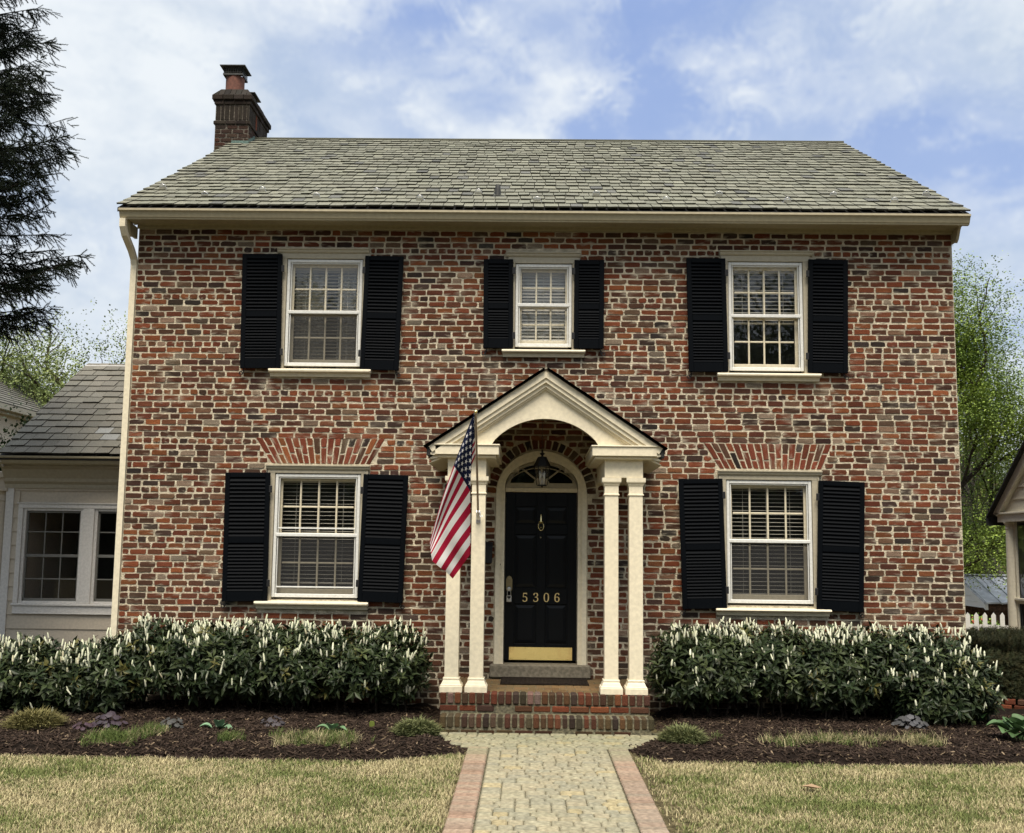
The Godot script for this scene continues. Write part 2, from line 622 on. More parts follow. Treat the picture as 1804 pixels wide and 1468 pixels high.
func ground() -> void:
	var xs := [-180, -90, -45, -25, -15, -10, -7, -4, 0, 3, 5, 6, 7, 8, 9, 10, 12, 15, 20, 30, 45, 90, 180]
	var zs := [-240, -120, -70, -40, -26, -20, -17, -15, -14, -13, -12, -11, -10, -9, -8, -7, -6, -4, 0, 4, 9, 16, 30, 60, 120]
	var rows := []
	for i in zs.size():
		var row := PackedVector3Array()
		for x in xs:
			row.append(Vector3(x, gh(x, zs[i]), zs[i]))
		rows.append(row)
	rows.reverse()
	var mb := MB.new()
	mb.grid(rows)
	struct("ground", mb, mt.soil)
	# mulch
	for left in [true, false]:
		rows = []
		for i in 61:
			var s := i / 60.0
			var row := PackedVector3Array()
			for j in 121:
				var u := j / 120.0
				u = 1.0 - (1.0 - u) * (1.0 - u)
				var far := -9.0 if left else 9.0
				var x0 := lerpf(far, -0.58 if left else 0.98, u)
				var z := lerpf(-0.4, bed_front(x0), s)
				var x := lerpf(far, bed_side(z, left), u)
				z = minf(z, bed_front(x))
				row.append(Vector3(x, bed_y(x, z), z))
			if not left:
				row.reverse()
			rows.append(row)
		rows.reverse()
		mb = MB.new()
		mb.grid(rows)
		struct("mulch_ground", mb, mt.mulchbed)
		var xf := []
		var ks := []
		for i in 22000:
			var x := ran(-6.8, -0.5) if left else ran(0.9, 6.6)
			var z := ran(0.2, 3.45)
			if z > bed_front(x) + absf(rn.randfn(0.0, 0.035)) or (x > bed_side(z, true) + absf(rn.randfn(0.0, 0.03)) if left else x < bed_side(z, false) - absf(rn.randfn(0.0, 0.03))):
				continue
			var b := Basis.from_euler(Vector3(ran(-0.45, 0.45), ran(0, TAU), ran(-0.6, 0.6))).scaled(Vector3.ONE)
			var len := ran(0.015, 0.065) if rn.randf() < 0.85 else ran(0.05, 0.1)
			b = b * Basis.from_scale(Vector3(len, ran(0.004, 0.01), ran(0.005, 0.016)))
			xf.append(Transform3D(b, Vector3(x, maxf(bed_y(x, z), 0.0) + ran(0.0, 0.014), z)))
			var f := ran(0.6, 1.6)
			ks.append(Color(0.032 * f, 0.0215 * f, 0.0155 * f) if rn.randf() < 0.94 else Color(0.17, 0.125, 0.08) * ran(0.6, 1.3))
		var chip := MB.new()
		chip.box(vec(-0.5, -0.5, -0.5), vec(0.5, 0.5, 0.5))
		scatter("mulch_chips", chip.mesh(), mt.chip, xf, ks)


func paver(mb: MB, x0: float, x1: float, z0: float, z1: float, y: float, k: Color) -> void:
	mb.col = k
	mb.xf = Transform3D(Basis.from_euler(vec(ran(-0.008, 0.008), ran(-0.015, 0.015), ran(-0.008, 0.008))), vec((x0 + x1) * 0.5, y + ran(-0.0025, 0.0025), (z0 + z1) * 0.5))
	mb.bbox(vec(-(x1 - x0) * 0.5, -0.03, -(z1 - z0) * 0.5), vec((x1 - x0) * 0.5, 0.0, (z1 - z0) * 0.5), ran(0.009, 0.014))


func path() -> void:
	var mb := MB.new()
	mb.quad(vec(-0.58, 0.004, 14.5), vec(1.03, 0.004, 14.5), vec(1.03, 0.004, 2.6), vec(-0.58, 0.004, 2.6))
	mb.quad(vec(-0.58, 0.004, 2.6), vec(1.03, 0.004, 2.6), vec(1.5, 0.004, 1.5), vec(-1.05, 0.004, 1.5))
	var base := struct("path", mb, mt.sand)
	var rest := MB.new()
	var count := 0
	var tones := [Color(0.39, 0.352, 0.24), Color(0.37, 0.34, 0.236), Color(0.405, 0.367, 0.248), Color(0.355, 0.33, 0.233), Color(0.42, 0.37, 0.245)]
	var z := 1.76
	var row := 0
	while z < 13.0:
		var deep: float = [0.105, 0.118, 0.15, 0.118][rn.randi() % 4]
		var xa := -0.362 if z > 2.5 else lerpf(-0.95, -0.6, (z - 1.76) / 0.74)
		var xb := 0.815 if z > 2.5 else lerpf(1.42, 1.06, (z - 1.76) / 0.74)
		var x := xa - (ran(0.0, 0.1) if z < 2.5 else 0.0)
		while x < xb - 0.02:
			var wide: float = [0.118, 0.118, 0.165, 0.165, 0.2][rn.randi() % 5]
			if x + wide > xb - 0.07:
				wide = xb - x
			var k: Color = tones[rn.randi() % 5] * ran(0.92, 1.08)
			if rn.randf() < 0.06:
				k = Color(0.47, 0.395, 0.23) * ran(0.9, 1.05)
			# green film of algae close to the steps
			k = k.lerp(Color(0.27, 0.285, 0.16), 0.4 * smoothstep(3.2, 1.8, z) * ran(0.5, 1.2))
			var two := deep > 0.15 and rn.randf() < 0.3
			for h in (2 if two else 1):
				var za := z + (deep * 0.5 if h == 1 else 0.0)
				var zb := z + (deep if h == 1 or not two else deep * 0.5)
				var mine := MB.new() if count < 290 and z < 5.95 else rest
				paver(mine, x + 0.0025, x + wide - 0.0025, za + 0.0025, zb - 0.0025, 0.024, k * (1.0 if h == 0 else 0.93))
				if mine != rest:
					obj("paver", mine, mt.stone, base)
					count += 1
			x += wide
		z += deep
		row += 1
	rest.xf = Transform3D()
	# red border bricks laid across the path's edges
	for s in [[-0.585, -0.368], [0.82, 1.032]]:
		z = 2.56 if s[0] < 0.0 else 2.5
		while z < 13.0:
			var k := Color(0.38, 0.255, 0.18).lerp(Color(0.38, 0.31, 0.23), ran(0.0, 0.9)) * ran(0.82, 1.12)
			k = k.lerp(Color(0.33, 0.315, 0.2), smoothstep(3.5, 2.6, z) * ran(0.5, 1.0))
			var mine := MB.new() if z < 5.95 else rest
			paver(mine, s[0] + 0.005, s[1] - 0.004, z + 0.005, z + 0.098, 0.024, k)
			if mine != rest:
				obj("border_brick", mine, mt.stone, base)
			z += 0.103
	var o := obj("pavers", rest, mt.stone, base)
	stuff(o)


# ---------------------------------------------------------------- the house

const XL := -5.141
const XR := 5.456
const TOP := 6.10
const COURSE := 0.0785
const PITCH := 0.553
var openings := []   # [x0, x1, y0, y1] holes in the wall
var blocked := []    # rectangles that bricks keep out of


func slate(mb: MB, f: Transform3D, u0: float, u1: float, v0: float, len: float, lift: float, k: Color) -> void:
	# one slate on a slope: f's x runs along the eave, y up the slope, z out of it
	mb.xf = f
	var t := 0.021
	var j := [ran(-0.006, 0.006), ran(-0.006, 0.006), ran(-0.002, 0.002)]
	var a := vec(u0, v0 + j[0], lift + j[2])
	var b := vec(u1, v0 + j[1], lift - j[2])
	var d := vec(u1, v0 + len, 0.0)
	var e := vec(u0, v0 + len, 0.0)
	var up := vec(0, 0, t)
	mb.quad(a + up, b + up, d + up, e + up, k)
	mb.quad(a, b, b + up, a + up, k * 0.28)  # butt and side faces coloured darker, standing in for shade between slates
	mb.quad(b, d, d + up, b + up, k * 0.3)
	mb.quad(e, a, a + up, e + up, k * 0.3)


func slates(parent: Node, f: Transform3D, x0: float, x1: float, rows: int, e: float, w: float, tones: Array, singles: int) -> void:
	var rest := MB.new()
	var n := 0
	for r in rows:
		var x := x0 - ran(0.0, w) * 0.5 - (w * 0.5 if r % 2 else 0.0)
		while x < x1:
			var wide := w * ran(0.8, 1.22)
			var a := maxf(x, x0 + ran(-0.008, 0.008))
			var b := minf(x + wide, x1 + ran(-0.008, 0.008))
			x += wide
			if b - a < 0.04:
				continue
			var m := fine.get_noise_2d(a * 0.5, r * 0.35)
			var k: Color = tones[0].lerp(tones[1], clampf(0.5 + m * 0.45 + ran(-0.28, 0.28), 0.0, 1.0)) * ran(0.86, 1.12)
			if rn.randf() < tones[3]:
				k = tones[2] * ran(0.8, 1.1)
			var mine := rest
			if n < singles:
				mine = MB.new()
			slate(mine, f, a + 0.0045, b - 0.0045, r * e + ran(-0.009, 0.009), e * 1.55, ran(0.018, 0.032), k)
			if mine != rest:
				obj("slate", mine, mt.slate, parent)
				n += 1
	if rest.v.size():
		stuff(obj("slates", rest, mt.slate, parent))


func wall_cuts(y0: float, y1: float) -> Array:
	var out := []
	var ym := (y0 + y1) * 0.5
	for b in blocked:
		if y1 > b[2] + 0.012 and y0 < b[3] - 0.012:
			out.append([b[0], b[1]])
	for a in arches:
		if ym > a[2] and ym < a[3]:
			var f: float = (ym - a[2]) / (a[3] - a[2])
			out.append([lerpf(a[0], a[4], f) - 0.012, lerpf(a[1], a[5], f) + 0.012])
	if ym < 2.68 and ym > 0.4:
		out.append([-0.412, 0.750])
	elif ym >= 2.68 and ym < 3.385:
		var h := sqrt(0.705 * 0.705 - pow(ym - 2.68, 2.0))
		out.append([0.169 - h - 0.01, 0.169 + h + 0.01])
	out.sort_custom(func(p, q): return p[0] < q[0])
	return out


var arches := [[-3.285, -2.012, 3.03, 3.367, -3.50, -1.83], [2.42, 3.712, 3.025, 3.355, 2.222, 3.85]]


func facade() -> void:
	# mortar: the wall between its openings, as boxes
	var mb := MB.new()
	var xs := [XL, XR]
	for o in openings:
		xs.append(o[0])
		xs.append(o[1])
	xs.sort()
	for i in xs.size() - 1:
		if xs[i + 1] - xs[i] < 0.001:
			continue
		var xm: float = (xs[i] + xs[i + 1]) * 0.5
		var ys := [-0.1]
		var here := openings.filter(func(o): return o[0] < xm and o[1] > xm)
		here.sort_custom(func(p, q): return p[2] < q[2])
		for o in here:
			ys.append(o[2])
			ys.append(o[3])
		ys.append(6.3)
		for k in range(0, ys.size(), 2):
			if ys[k + 1] - ys[k] > 0.002:
				mb.box(vec(xs[i], ys[k], -0.26), vec(xs[i + 1], ys[k + 1], 0.0))
	var wall := obj("wall", mb, mt.mortar, house)
	# bricks in common bond, a row of headers every eighth course
	var all := []
	var mortar := Color(0.58, 0.51, 0.385)
	var course := 0
	var y := TOP
	while y > 0.0:
		var y1 := y - 0.0078
		var y0 := y - COURSE + 0.0078
		y -= COURSE
		course += 1
		var headers := course % 8 == 4
		var cuts := wall_cuts(y0, y1)
		var spans := []
		var x := XL + 0.002
		for c in cuts:
			if c[0] > x:
				spans.append([x, c[0]])
			x = maxf(x, c[1])
		if x < XR:
			spans.append([x, XR - 0.002])
		var drift := ran(0.0, 0.2)
		x = XL - (0.0 if course % 2 else 0.108) - (drift if headers else drift * 0.15)
		var wob := ran(-0.003, 0.003)
		while x < XR:
			var len := ran(0.093, 0.106) if headers else ran(0.187, 0.209)
			if not headers and rn.randf() < 0.05:
				len = ran(0.095, 0.15)
			var j := ran(0.013, 0.021)
			for s in spans:
				var a := maxf(x + j * 0.5, s[0] + 0.005)
				var b := minf(x + len + j * 0.5, s[1] - 0.005)
				if b - a < 0.035:
					continue
				var dy := 0.004 * big.get_noise_2d(a * 2.0, y * 4.0) + wob
				all.append([a, b, y0 + dy + ran(-0.002, 0.003), y1 + dy + ran(-0.003, 0.002)])
			x += len + j
	for b in all:
		var cx: float = (b[0] + b[1]) * 0.5
		var cy: float = (b[2] + b[3]) * 0.5
		var hid := absf(cx - 0.18) < 1.2 and cy < 3.2 or cy < 1.15 or cy > 4.2
		for s in shutter_spots:
			if cx > s[0] - 0.1 and cx < s[1] + 0.1 and cy > s[2] and cy < s[3]:
				hid = true
		b.append((100.0 if hid else 0.0) + Vector2(cx, cy - 2.4).length() - (0.3 if b[1] - b[0] > 0.18 else 0.0))
	all.sort_custom(func(p, q): return p[4] < q[4])
	var rest := MB.new()
	for i in all.size():
		var b: Array = all[i]
		var mine := MB.new() if i < 300 else rest
		var k := brick_tone()
		k = k.lerp(brick_tone(), 0.25) * (1.0 + 0.35 * big.get_noise_2d(b[0] * 0.6 + 9.0, b[2] * 0.9))
		var m := mortar
		var smear := big.get_noise_2d(b[0] * 1.7 + 40.0, b[2] * 1.7)
		if rn.randf() < 0.03 + maxf(0.0, smear) * 0.2:
			k = k.lerp(Color(0.45, 0.37, 0.27), ran(0.2, 0.65))
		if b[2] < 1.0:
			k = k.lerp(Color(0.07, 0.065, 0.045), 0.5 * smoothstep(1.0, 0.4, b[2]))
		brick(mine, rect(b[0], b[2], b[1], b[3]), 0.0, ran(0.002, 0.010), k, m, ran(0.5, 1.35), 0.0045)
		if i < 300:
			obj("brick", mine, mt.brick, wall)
	stuff(obj("bricks", rest, mt.brick, wall))
	# flat arches of leaning bricks over the lower windows
	for a in arches:
		var arch := part("flat_arch", house)
		var n := 18
		for i in n:
			var f0 := float(i) / n
			var f1 := float(i + 1) / n
			var cut := ran(0.60, 0.68) if i % 2 else ran(0.32, 0.40)
			for h in 2:
				var lo := 0.0 if h == 0 else cut + 0.02
				var hi := cut - 0.02 if h == 0 else 1.0
				var q := PackedVector2Array()
				for c in [[f0, lo, 1], [f1, lo, -1], [f1, hi, -1], [f0, hi, 1]]:
					var x: float = lerpf(lerpf(a[0], a[1], c[0]), lerpf(a[4], a[5], c[0]), c[1]) + c[2] * 0.0075
					q.append(Vector2(x, lerpf(a[2] + 0.004, a[3] - 0.004, c[1])))
				var b := MB.new()
				var k := brick_tone()
				if rn.randf() < 0.6:
					k = Color(0.235, 0.066, 0.038) * ran(0.8, 1.2)
				brick(b, q, 0.0, ran(0.004, 0.009), k, mortar, 0.7)
				obj("brick", b, mt.brick, arch)
	# round arch of header bricks over the front door
	var ring := part("door_arch", house)
	for i in 23:
		var a0 := PI * i / 23.0 + 0.011
		var a1 := PI * (i + 1) / 23.0 - 0.011
		var q := PackedVector2Array()
		for c in [[a0, 0.575], [a0, 0.695], [a1, 0.695], [a1, 0.575]]:
			q.append(Vector2(0.169 + cos(c[0]) * c[1], 2.68 + sin(c[0]) * c[1]))
		var b := MB.new()
		brick(b, q, 0.0, ran(0.004, 0.009), brick_tone() * 0.85, mortar, 0.7)
		obj("brick", b, mt.brick, ring)


var shutter_spots := []


func build_house() -> void:
	house = thing("brick_house", "two-storey red brick house with black shutters and a slate roof", "house")
	openings.append([-0.30, 0.642, 0.4, 2.95])
	openings.append([-0.12, 0.46, 2.95, 3.09])
	windows()
	facade()
	shell()
	roof()
	chimney()
	front_door()


func shell() -> void:
	# the other three walls, the floors and the inside, so that rooms are dark
	var mb := MB.new()
	mb.box(vec(XL, -0.1, -9.8), vec(XL + 0.24, 6.3, -0.261))
	mb.box(vec(XR - 0.24, -0.1, -9.8), vec(XR, 6.3, -0.261))
	mb.box(vec(XL + 0.24, -0.1, -9.8), vec(XR - 0.24, 6.3, -9.55))
	for s in [XL, XR - 0.24]:
		mb.xf = Transform3D(Basis(Vector3(0, 0, 1), Vector3(0, 1, 0), Vector3(-1, 0, 0)), Vector3.ZERO)
		mb.extrude(PackedVector2Array([Vector2(-9.8, 6.3), Vector2(0.0, 6.3), Vector2(-0.05, 6.42), Vector2(-4.9, 9.12), Vector2(-9.75, 6.42)]), -s - 0.24, -s)
		mb.xf = Transform3D()
	obj("side_wall", mb, mat("sidebrick", lin(0.17, 0.075, 0.05), 0.92, {"grain": "mottle", "bump": "pits", "depth": 0.8, "scale": 1.5}), house)
	mb = MB.new()
	mb.box(vec(XL + 0.241, 0.15, -9.54), vec(XR - 0.241, 0.38, -0.27))
	mb.box(vec(XL + 0.241, 3.3, -9.54), vec(XR - 0.241, 3.55, -0.27))
	mb.box(vec(XL + 0.241, 6.0, -9.54), vec(XR - 0.241, 6.2, -0.27))
	mb.box(vec(XL + 0.241, 0.38, -3.4), vec(XR - 0.241, 3.3, -3.2))
	mb.box(vec(XL + 0.241, 3.55, -3.4), vec(XR - 0.241, 6.0, -3.2))
	obj("floor", mb, mt.room, house)


func roof() -> void:
	var f := Transform3D(Basis(Vector3(1, 0, 0), Vector3(0, PITCH, -1).normalized(), Vector3(0, 1, PITCH).normalized()), Vector3(0, 6.262, 0.42))
	var mb := MB.new()
	mb.xf = Transform3D(Basis(Vector3(0, 0, 1), Vector3(0, 1, 0), Vector3(-1, 0, 0)), Vector3.ZERO)
	mb.extrude(PackedVector2Array([Vector2(0.42, 6.255), Vector2(0.42, 6.2), Vector2(-4.9, 9.1), Vector2(-10.2, 6.2), Vector2(-10.2, 6.255), Vector2(-4.9, 9.195)]), -5.525, 5.28)
	var r := obj("roof", mb, mt.roofdark, house)
	slates(r, f, -5.29, 5.535, 24, 0.2515, 0.152, [Color(0.205, 0.204, 0.155), Color(0.275, 0.271, 0.203), Color(0.16, 0.16, 0.14), 0.05], 290)
	mb = MB.new()
	mb.col = Color(0.16, 0.16, 0.115)
	mb.box(vec(-5.29, 9.195, -4.99), vec(5.535, 9.225, -4.80))
	obj("ridge_cap", mb, mt.slate, r)
	# the back slope in plain courses
	mb = MB.new()
	mb.col = Color(0.22, 0.22, 0.16)
	var g := Transform3D(Basis(Vector3(-1, 0, 0), Vector3(0, PITCH, 1).normalized(), Vector3(0, 1, -PITCH).normalized()), Vector3(0, 6.262, -10.22))
	mb.xf = g
	for i in 24:
		mb.quad(vec(-5.535, i * 0.2515, 0.03), vec(5.29, i * 0.2515, 0.03), vec(5.29, i * 0.2515 + 0.26, 0.006), vec(-5.535, i * 0.2515 + 0.26, 0.006))
	stuff(obj("slates", mb, mt.slate, r))
	# cornice: gutter, soffit, frieze and its returns
	mb = MB.new()
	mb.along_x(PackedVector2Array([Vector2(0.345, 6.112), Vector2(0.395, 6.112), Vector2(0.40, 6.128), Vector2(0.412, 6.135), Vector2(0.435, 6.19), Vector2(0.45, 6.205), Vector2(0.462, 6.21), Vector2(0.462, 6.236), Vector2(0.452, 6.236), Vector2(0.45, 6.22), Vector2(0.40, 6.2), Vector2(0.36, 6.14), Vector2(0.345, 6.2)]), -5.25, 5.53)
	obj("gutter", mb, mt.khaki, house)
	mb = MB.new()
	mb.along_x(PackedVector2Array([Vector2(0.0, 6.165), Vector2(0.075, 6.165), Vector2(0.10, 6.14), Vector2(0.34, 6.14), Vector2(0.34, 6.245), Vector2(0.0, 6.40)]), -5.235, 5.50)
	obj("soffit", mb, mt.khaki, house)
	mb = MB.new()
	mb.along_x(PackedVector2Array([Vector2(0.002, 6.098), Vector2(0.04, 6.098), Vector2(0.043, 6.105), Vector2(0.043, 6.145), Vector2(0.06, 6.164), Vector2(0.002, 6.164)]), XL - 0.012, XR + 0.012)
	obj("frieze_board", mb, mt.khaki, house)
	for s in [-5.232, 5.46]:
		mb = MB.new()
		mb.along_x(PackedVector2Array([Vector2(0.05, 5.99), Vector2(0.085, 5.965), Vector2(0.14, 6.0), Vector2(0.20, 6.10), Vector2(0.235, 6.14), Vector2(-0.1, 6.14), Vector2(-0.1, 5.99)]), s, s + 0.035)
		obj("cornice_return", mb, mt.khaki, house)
	# rakes on the gable ends
	mb = MB.new()
	mb.xf = Transform3D(Basis(Vector3(0, 0, 1), Vector3(0, 1, 0), Vector3(-1, 0, 0)), Vector3.ZERO)
	for s in [-5.495, 5.142]:
		mb.extrude(PackedVector2Array([Vector2(0.34, 6.2), Vector2(0.1, 6.12), Vector2(-4.9, 8.88), Vector2(-10.0, 6.12), Vector2(-10.1, 6.25), Vector2(-4.9, 9.09)]), s, s + 0.03)
	obj("rake_board", mb, mt.khaki, house)
	# downspout at the left corner
	mb = MB.new()
	mb.tube([vec(-5.205, 6.115, 0.395), vec(-5.205, 6.02, 0.39), vec(-5.2, 5.93, 0.33), vec(-5.185, 5.78, 0.12), vec(-5.18, 5.69, 0.03), vec(-5.18, 5.6, 0.0), vec(-5.18, 3.0, 0.0), vec(-5.18, 0.2, 0.0), vec(-5.19, 0.1, 0.1)], [0.052, 0.052, 0.052, 0.052, 0.052, 0.052, 0.052, 0.052, 0.052], 4, PI / 4)
	obj("downspout", mb, mt.cream, house)
	# snow guards, small forked plates in two staggered rows
	var guard := MB.new()
	guard.box(vec(-0.02, -0.09, 0.022), vec(0.02, 0.16, 0.027))
	for s in [-1.0, 1.0]:
		guard.extrude(PackedVector2Array([Vector2(0.0, -0.02), Vector2(s * 0.055, 0.03), Vector2(s * 0.062, 0.075), Vector2(s * 0.04, 0.06), Vector2(s * 0.02, 0.075), Vector2(0.0, 0.04)]), 0.026, 0.031)
	guard.tube([vec(-0.05, -0.01, 0.026), vec(-0.035, -0.012, 0.085), vec(0.0, -0.014, 0.105), vec(0.035, -0.012, 0.085), vec(0.05, -0.01, 0.026)], [0.006, 0.006, 0.006, 0.006, 0.006], 5)
	guard.box(vec(-0.045, -0.017, 0.026), vec(0.045, -0.008, 0.075))
	var gm := guard.mesh()
	for p in [[-5.033, 6.784], [-4.301, 6.52], [-3.631, 6.708], [-2.822, 6.508], [-2.081, 6.695], [-1.45, 6.456], [-0.708, 6.68], [0.076, 6.427], [0.866, 6.649], [1.752, 6.456], [2.503, 6.658], [3.323, 6.465], [4.023, 6.665], [4.718, 6.489], [5.293, 6.726]]:
		var o := obj("snow_guard", gm, mt.steel, r)
		o.transform = Transform3D(f.basis, vec(p[0], p[1], 0.42 - (p[1] - 6.262) / PITCH))
	mb = MB.new()
	mb.lathe([[0.05, 0.0], [0.045, 0.06], [0.04, 0.14], [0.034, 0.2], [0.0, 0.205]], vec(-0.447, 6.62, -0.27), 10)
	mb.xf = Transform3D(f.basis, vec(-0.447, 6.66, -0.3))
	mb.box(vec(-0.09, -0.12, 0.02), vec(0.09, 0.12, 0.032))
	obj("vent_pipe", mb, mt.capmetal, r)


func chimney() -> void:
	var c := part("chimney", house)
	var x0 := -5.555
	var x1 := -4.965
	var z0 := -5.7
	var z1 := -4.4
	var mb := MB.new()
	mb.box(vec(x0, -0.1, z0), vec(x1, 9.83, z1))
	obj("chimney_core", mb, mat("sootmortar", lin(0.22, 0.19, 0.15), 0.95, {"grain": "mottle", "bump": "rough", "depth": 0.8, "scale": 1.5}), c)
	var face := Transform3D(Basis(), vec(0, 0, z1))
	var side := Transform3D(Basis(Vector3(0, 0, -1), Vector3(0, 1, 0), Vector3(1, 0, 0)), vec(x1, 0, 0))
	var edge := Color(0.10, 0.085, 0.065)
	for w in 2:
		var f := face if w == 0 else side
		var a := x0 if w == 0 else -z1
		var b := x1 if w == 0 else -z0
		for r in 17:
			var y := 7.95 + r * 0.079
			var x := a - (0.1 if r % 2 else 0.0)
			while x < b:
				var p := maxf(x, a) + 0.006
				var q := minf(x + 0.2, b) - 0.006
				x += 0.205
				if q - p < 0.04:
					continue
				var m := MB.new()
				m.xf = f
				var k := brick_tone().lerp(Color(0.05, 0.036, 0.03), clampf(0.6 + (y - 8.8) * 0.6, 0.35, 0.9))
				brick(m, rect(p, y + 0.007, q, y + 0.072), 0.0, ran(0.004, 0.009), k, edge)
				obj("brick", m, mt.brick, c)
		# soldier course
		var x := a
		while x < b - 0.03:
			var wide := minf(ran(0.066, 0.105), b - x)
			var m := MB.new()
			m.xf = f
			var k := Color(0.05, 0.041, 0.033) * ran(0.7, 1.4)
			if rn.randf() < 0.05:
				k = Color(0.22, 0.065, 0.035)
			brick(m, rect(x + 0.005, 9.375, x + wide - 0.005, 9.655), 0.0, ran(0.003, 0.012), k, edge)
			obj("brick", m, mt.brick, c)
			x += wide
	# projecting courses and the weathered top
	for s in [[9.30, 9.365, 0.028], [9.662, 9.735, 0.028], [9.74, 9.83, 0.062]]:
		for w in 4:
			var along := 0.205
			var a: float = x0 - s[2] if w < 2 else z0 - s[2]
			var b: float = x1 + s[2] if w < 2 else z1 + s[2]
			var x: float = a
			while x < b - 0.02:
				var e: float = minf(x + ran(0.17, 0.22), b)
				if b - e < 0.05:
					e = b
				var m := MB.new()
				m.col = Color(0.046, 0.037, 0.03) * ran(0.6, 1.5)
				var o: float = s[2] + ran(-0.005, 0.005)
				match w:
					0: m.bbox(vec(x + 0.004, s[0], z1 - 0.05), vec(e - 0.004, s[1], z1 + o), 0.009)
					1: m.bbox(vec(x + 0.004, s[0], z0 - o), vec(e - 0.004, s[1], z0 + 0.05), 0.009)
					2: m.bbox(vec(x1 - 0.05, s[0] + 0.001, x + 0.004), vec(x1 + o, s[1] - 0.001, e - 0.004), 0.009)
					3: m.bbox(vec(x0 - o, s[0] + 0.001, x + 0.004), vec(x0 + 0.05, s[1] - 0.001, e - 0.004), 0.009)
				obj("brick", m, mt.brick, c)
				x = e
	mb = MB.new()
	mb.col = Color(0.042, 0.036, 0.03)
	var n := 7
	for i in n:
		var a := lerpf(x0 - 0.05, x1 + 0.05, float(i) / n) + 0.004
		var b := lerpf(x0 - 0.05, x1 + 0.05, float(i + 1) / n) - 0.004
		var k := Color(0.042, 0.036, 0.03) * ran(0.6, 1.5)
		var aa := clampf(a, x0 + 0.06, x1 - 0.06)
		var bb := clampf(b, x0 + 0.06, x1 - 0.06)
		mb.quad(vec(a, 9.83, z1 + 0.05), vec(b, 9.83, z1 + 0.05), vec(bb, 9.975, z1 - 0.07), vec(aa, 9.975, z1 - 0.07), k)
		mb.quad(vec(b, 9.83, z0 - 0.05), vec(a, 9.83, z0 - 0.05), vec(aa, 9.975, z0 + 0.07), vec(bb, 9.975, z0 + 0.07), k)
	for i in 12:
		var a := lerpf(z1 + 0.05, z0 - 0.05, i / 12.0) - 0.004
		var b := lerpf(z1 + 0.05, z0 - 0.05, (i + 1) / 12.0) + 0.004
		var k := Color(0.042, 0.036, 0.03) * ran(0.6, 1.5)
		var aa := clampf(a, z0 + 0.07, z1 - 0.07)
		var bb := clampf(b, z0 + 0.07, z1 - 0.07)
		mb.quad(vec(x1 + 0.05, 9.83, a), vec(x1 + 0.05, 9.83, b), vec(x1 - 0.06, 9.975, bb), vec(x1 - 0.06, 9.975, aa), k)
		mb.quad(vec(x0 - 0.05, 9.83, b), vec(x0 - 0.05, 9.83, a), vec(x0 + 0.06, 9.975, aa), vec(x0 + 0.06, 9.975, bb), k)
	mb.box(vec(x0 + 0.06, 9.8, z0 + 0.07), vec(x1 - 0.06, 9.97, z1 - 0.07))
	obj("weathered_top", mb, mt.brick, c)
	for s in [[-4.72, 0.0, 10.28], [-5.38, 0.02, 10.06]]:
		var top: float = s[2]
		mb = MB.new()
		mb.lathe([[0.165, 9.9], [0.165, top], [0.14, top], [0.14, 9.95]], vec(-5.325 + s[1], 0, s[0]), 18)
		obj("flue_pot", mb, mt.clay, c)
		mb = MB.new()
		mb.xf = Transform3D(Basis(), vec(-5.325 + s[1], top, s[0]))
		mb.lathe([[0.15, 0.0], [0.176, 0.0], [0.176, 0.03], [0.15, 0.03]], Vector3.ZERO, 4, true)
		mb.lathe([[0.0, 0.158], [0.222, 0.148], [0.226, 0.152], [0.226, 0.166], [0.0, 0.19]], Vector3.ZERO, 4, true)
		for i in 9:
			var q := -0.165 + i * 0.04125
			for w in [[q, 0.165], [q, -0.165], [0.165, q], [-0.165, q]]:
				mb.box(vec(w[0] - 0.003, 0.02, w[1] - 0.003), vec(w[0] + 0.003, 0.155, w[1] + 0.003))
		for i in 3:
			var h := 0.055 + i * 0.035
			for w in [0.165, -0.165]:
				mb.box(vec(-0.165, h, w - 0.0025), vec(0.165, h + 0.005, w + 0.0025))
				mb.box(vec(w - 0.0025, h, -0.165), vec(w + 0.0025, h + 0.005, 0.165))
		obj("flue_cap", mb, mt.capmetal, c)
	# stepped copper flashing
	mb = MB.new()
	mb.col = Color(1, 1, 1)
	var yf := 6.262 + (0.42 - z1) * PITCH
	mb.box(vec(x0 + 0.3, yf - 0.02, z1 + 0.012), vec(x1 + 0.012, yf + 0.075, z1 + 0.016))
	mb.box(vec(x0 + 0.3, yf - 0.02, z1 + 0.016), vec(x1 + 0.03, yf + 0.012, z1 + 0.05))
	for i in 3:
		var z := z1 - i * 0.13
		var y := yf + i * 0.13 * PITCH
		mb.xf = side
		mb.extrude(PackedVector2Array([Vector2(-z - 0.01, y - 0.02), Vector2(-z + 0.13, y + 0.05), Vector2(-z + 0.125, y + 0.17), Vector2(-z + 0.05, y + 0.11), Vector2(-z + 0.01, y + 0.13)]), 0.012, 0.016)
		mb.xf = Transform3D()
	obj("flashing", mb, mt.copper, c)


func bar(a: Vector3, b: Vector3, bev := 0.004) -> ArrayMesh:
	var mb := MB.new()
	mb.bbox(a, b, bev)
	return mb.mesh()


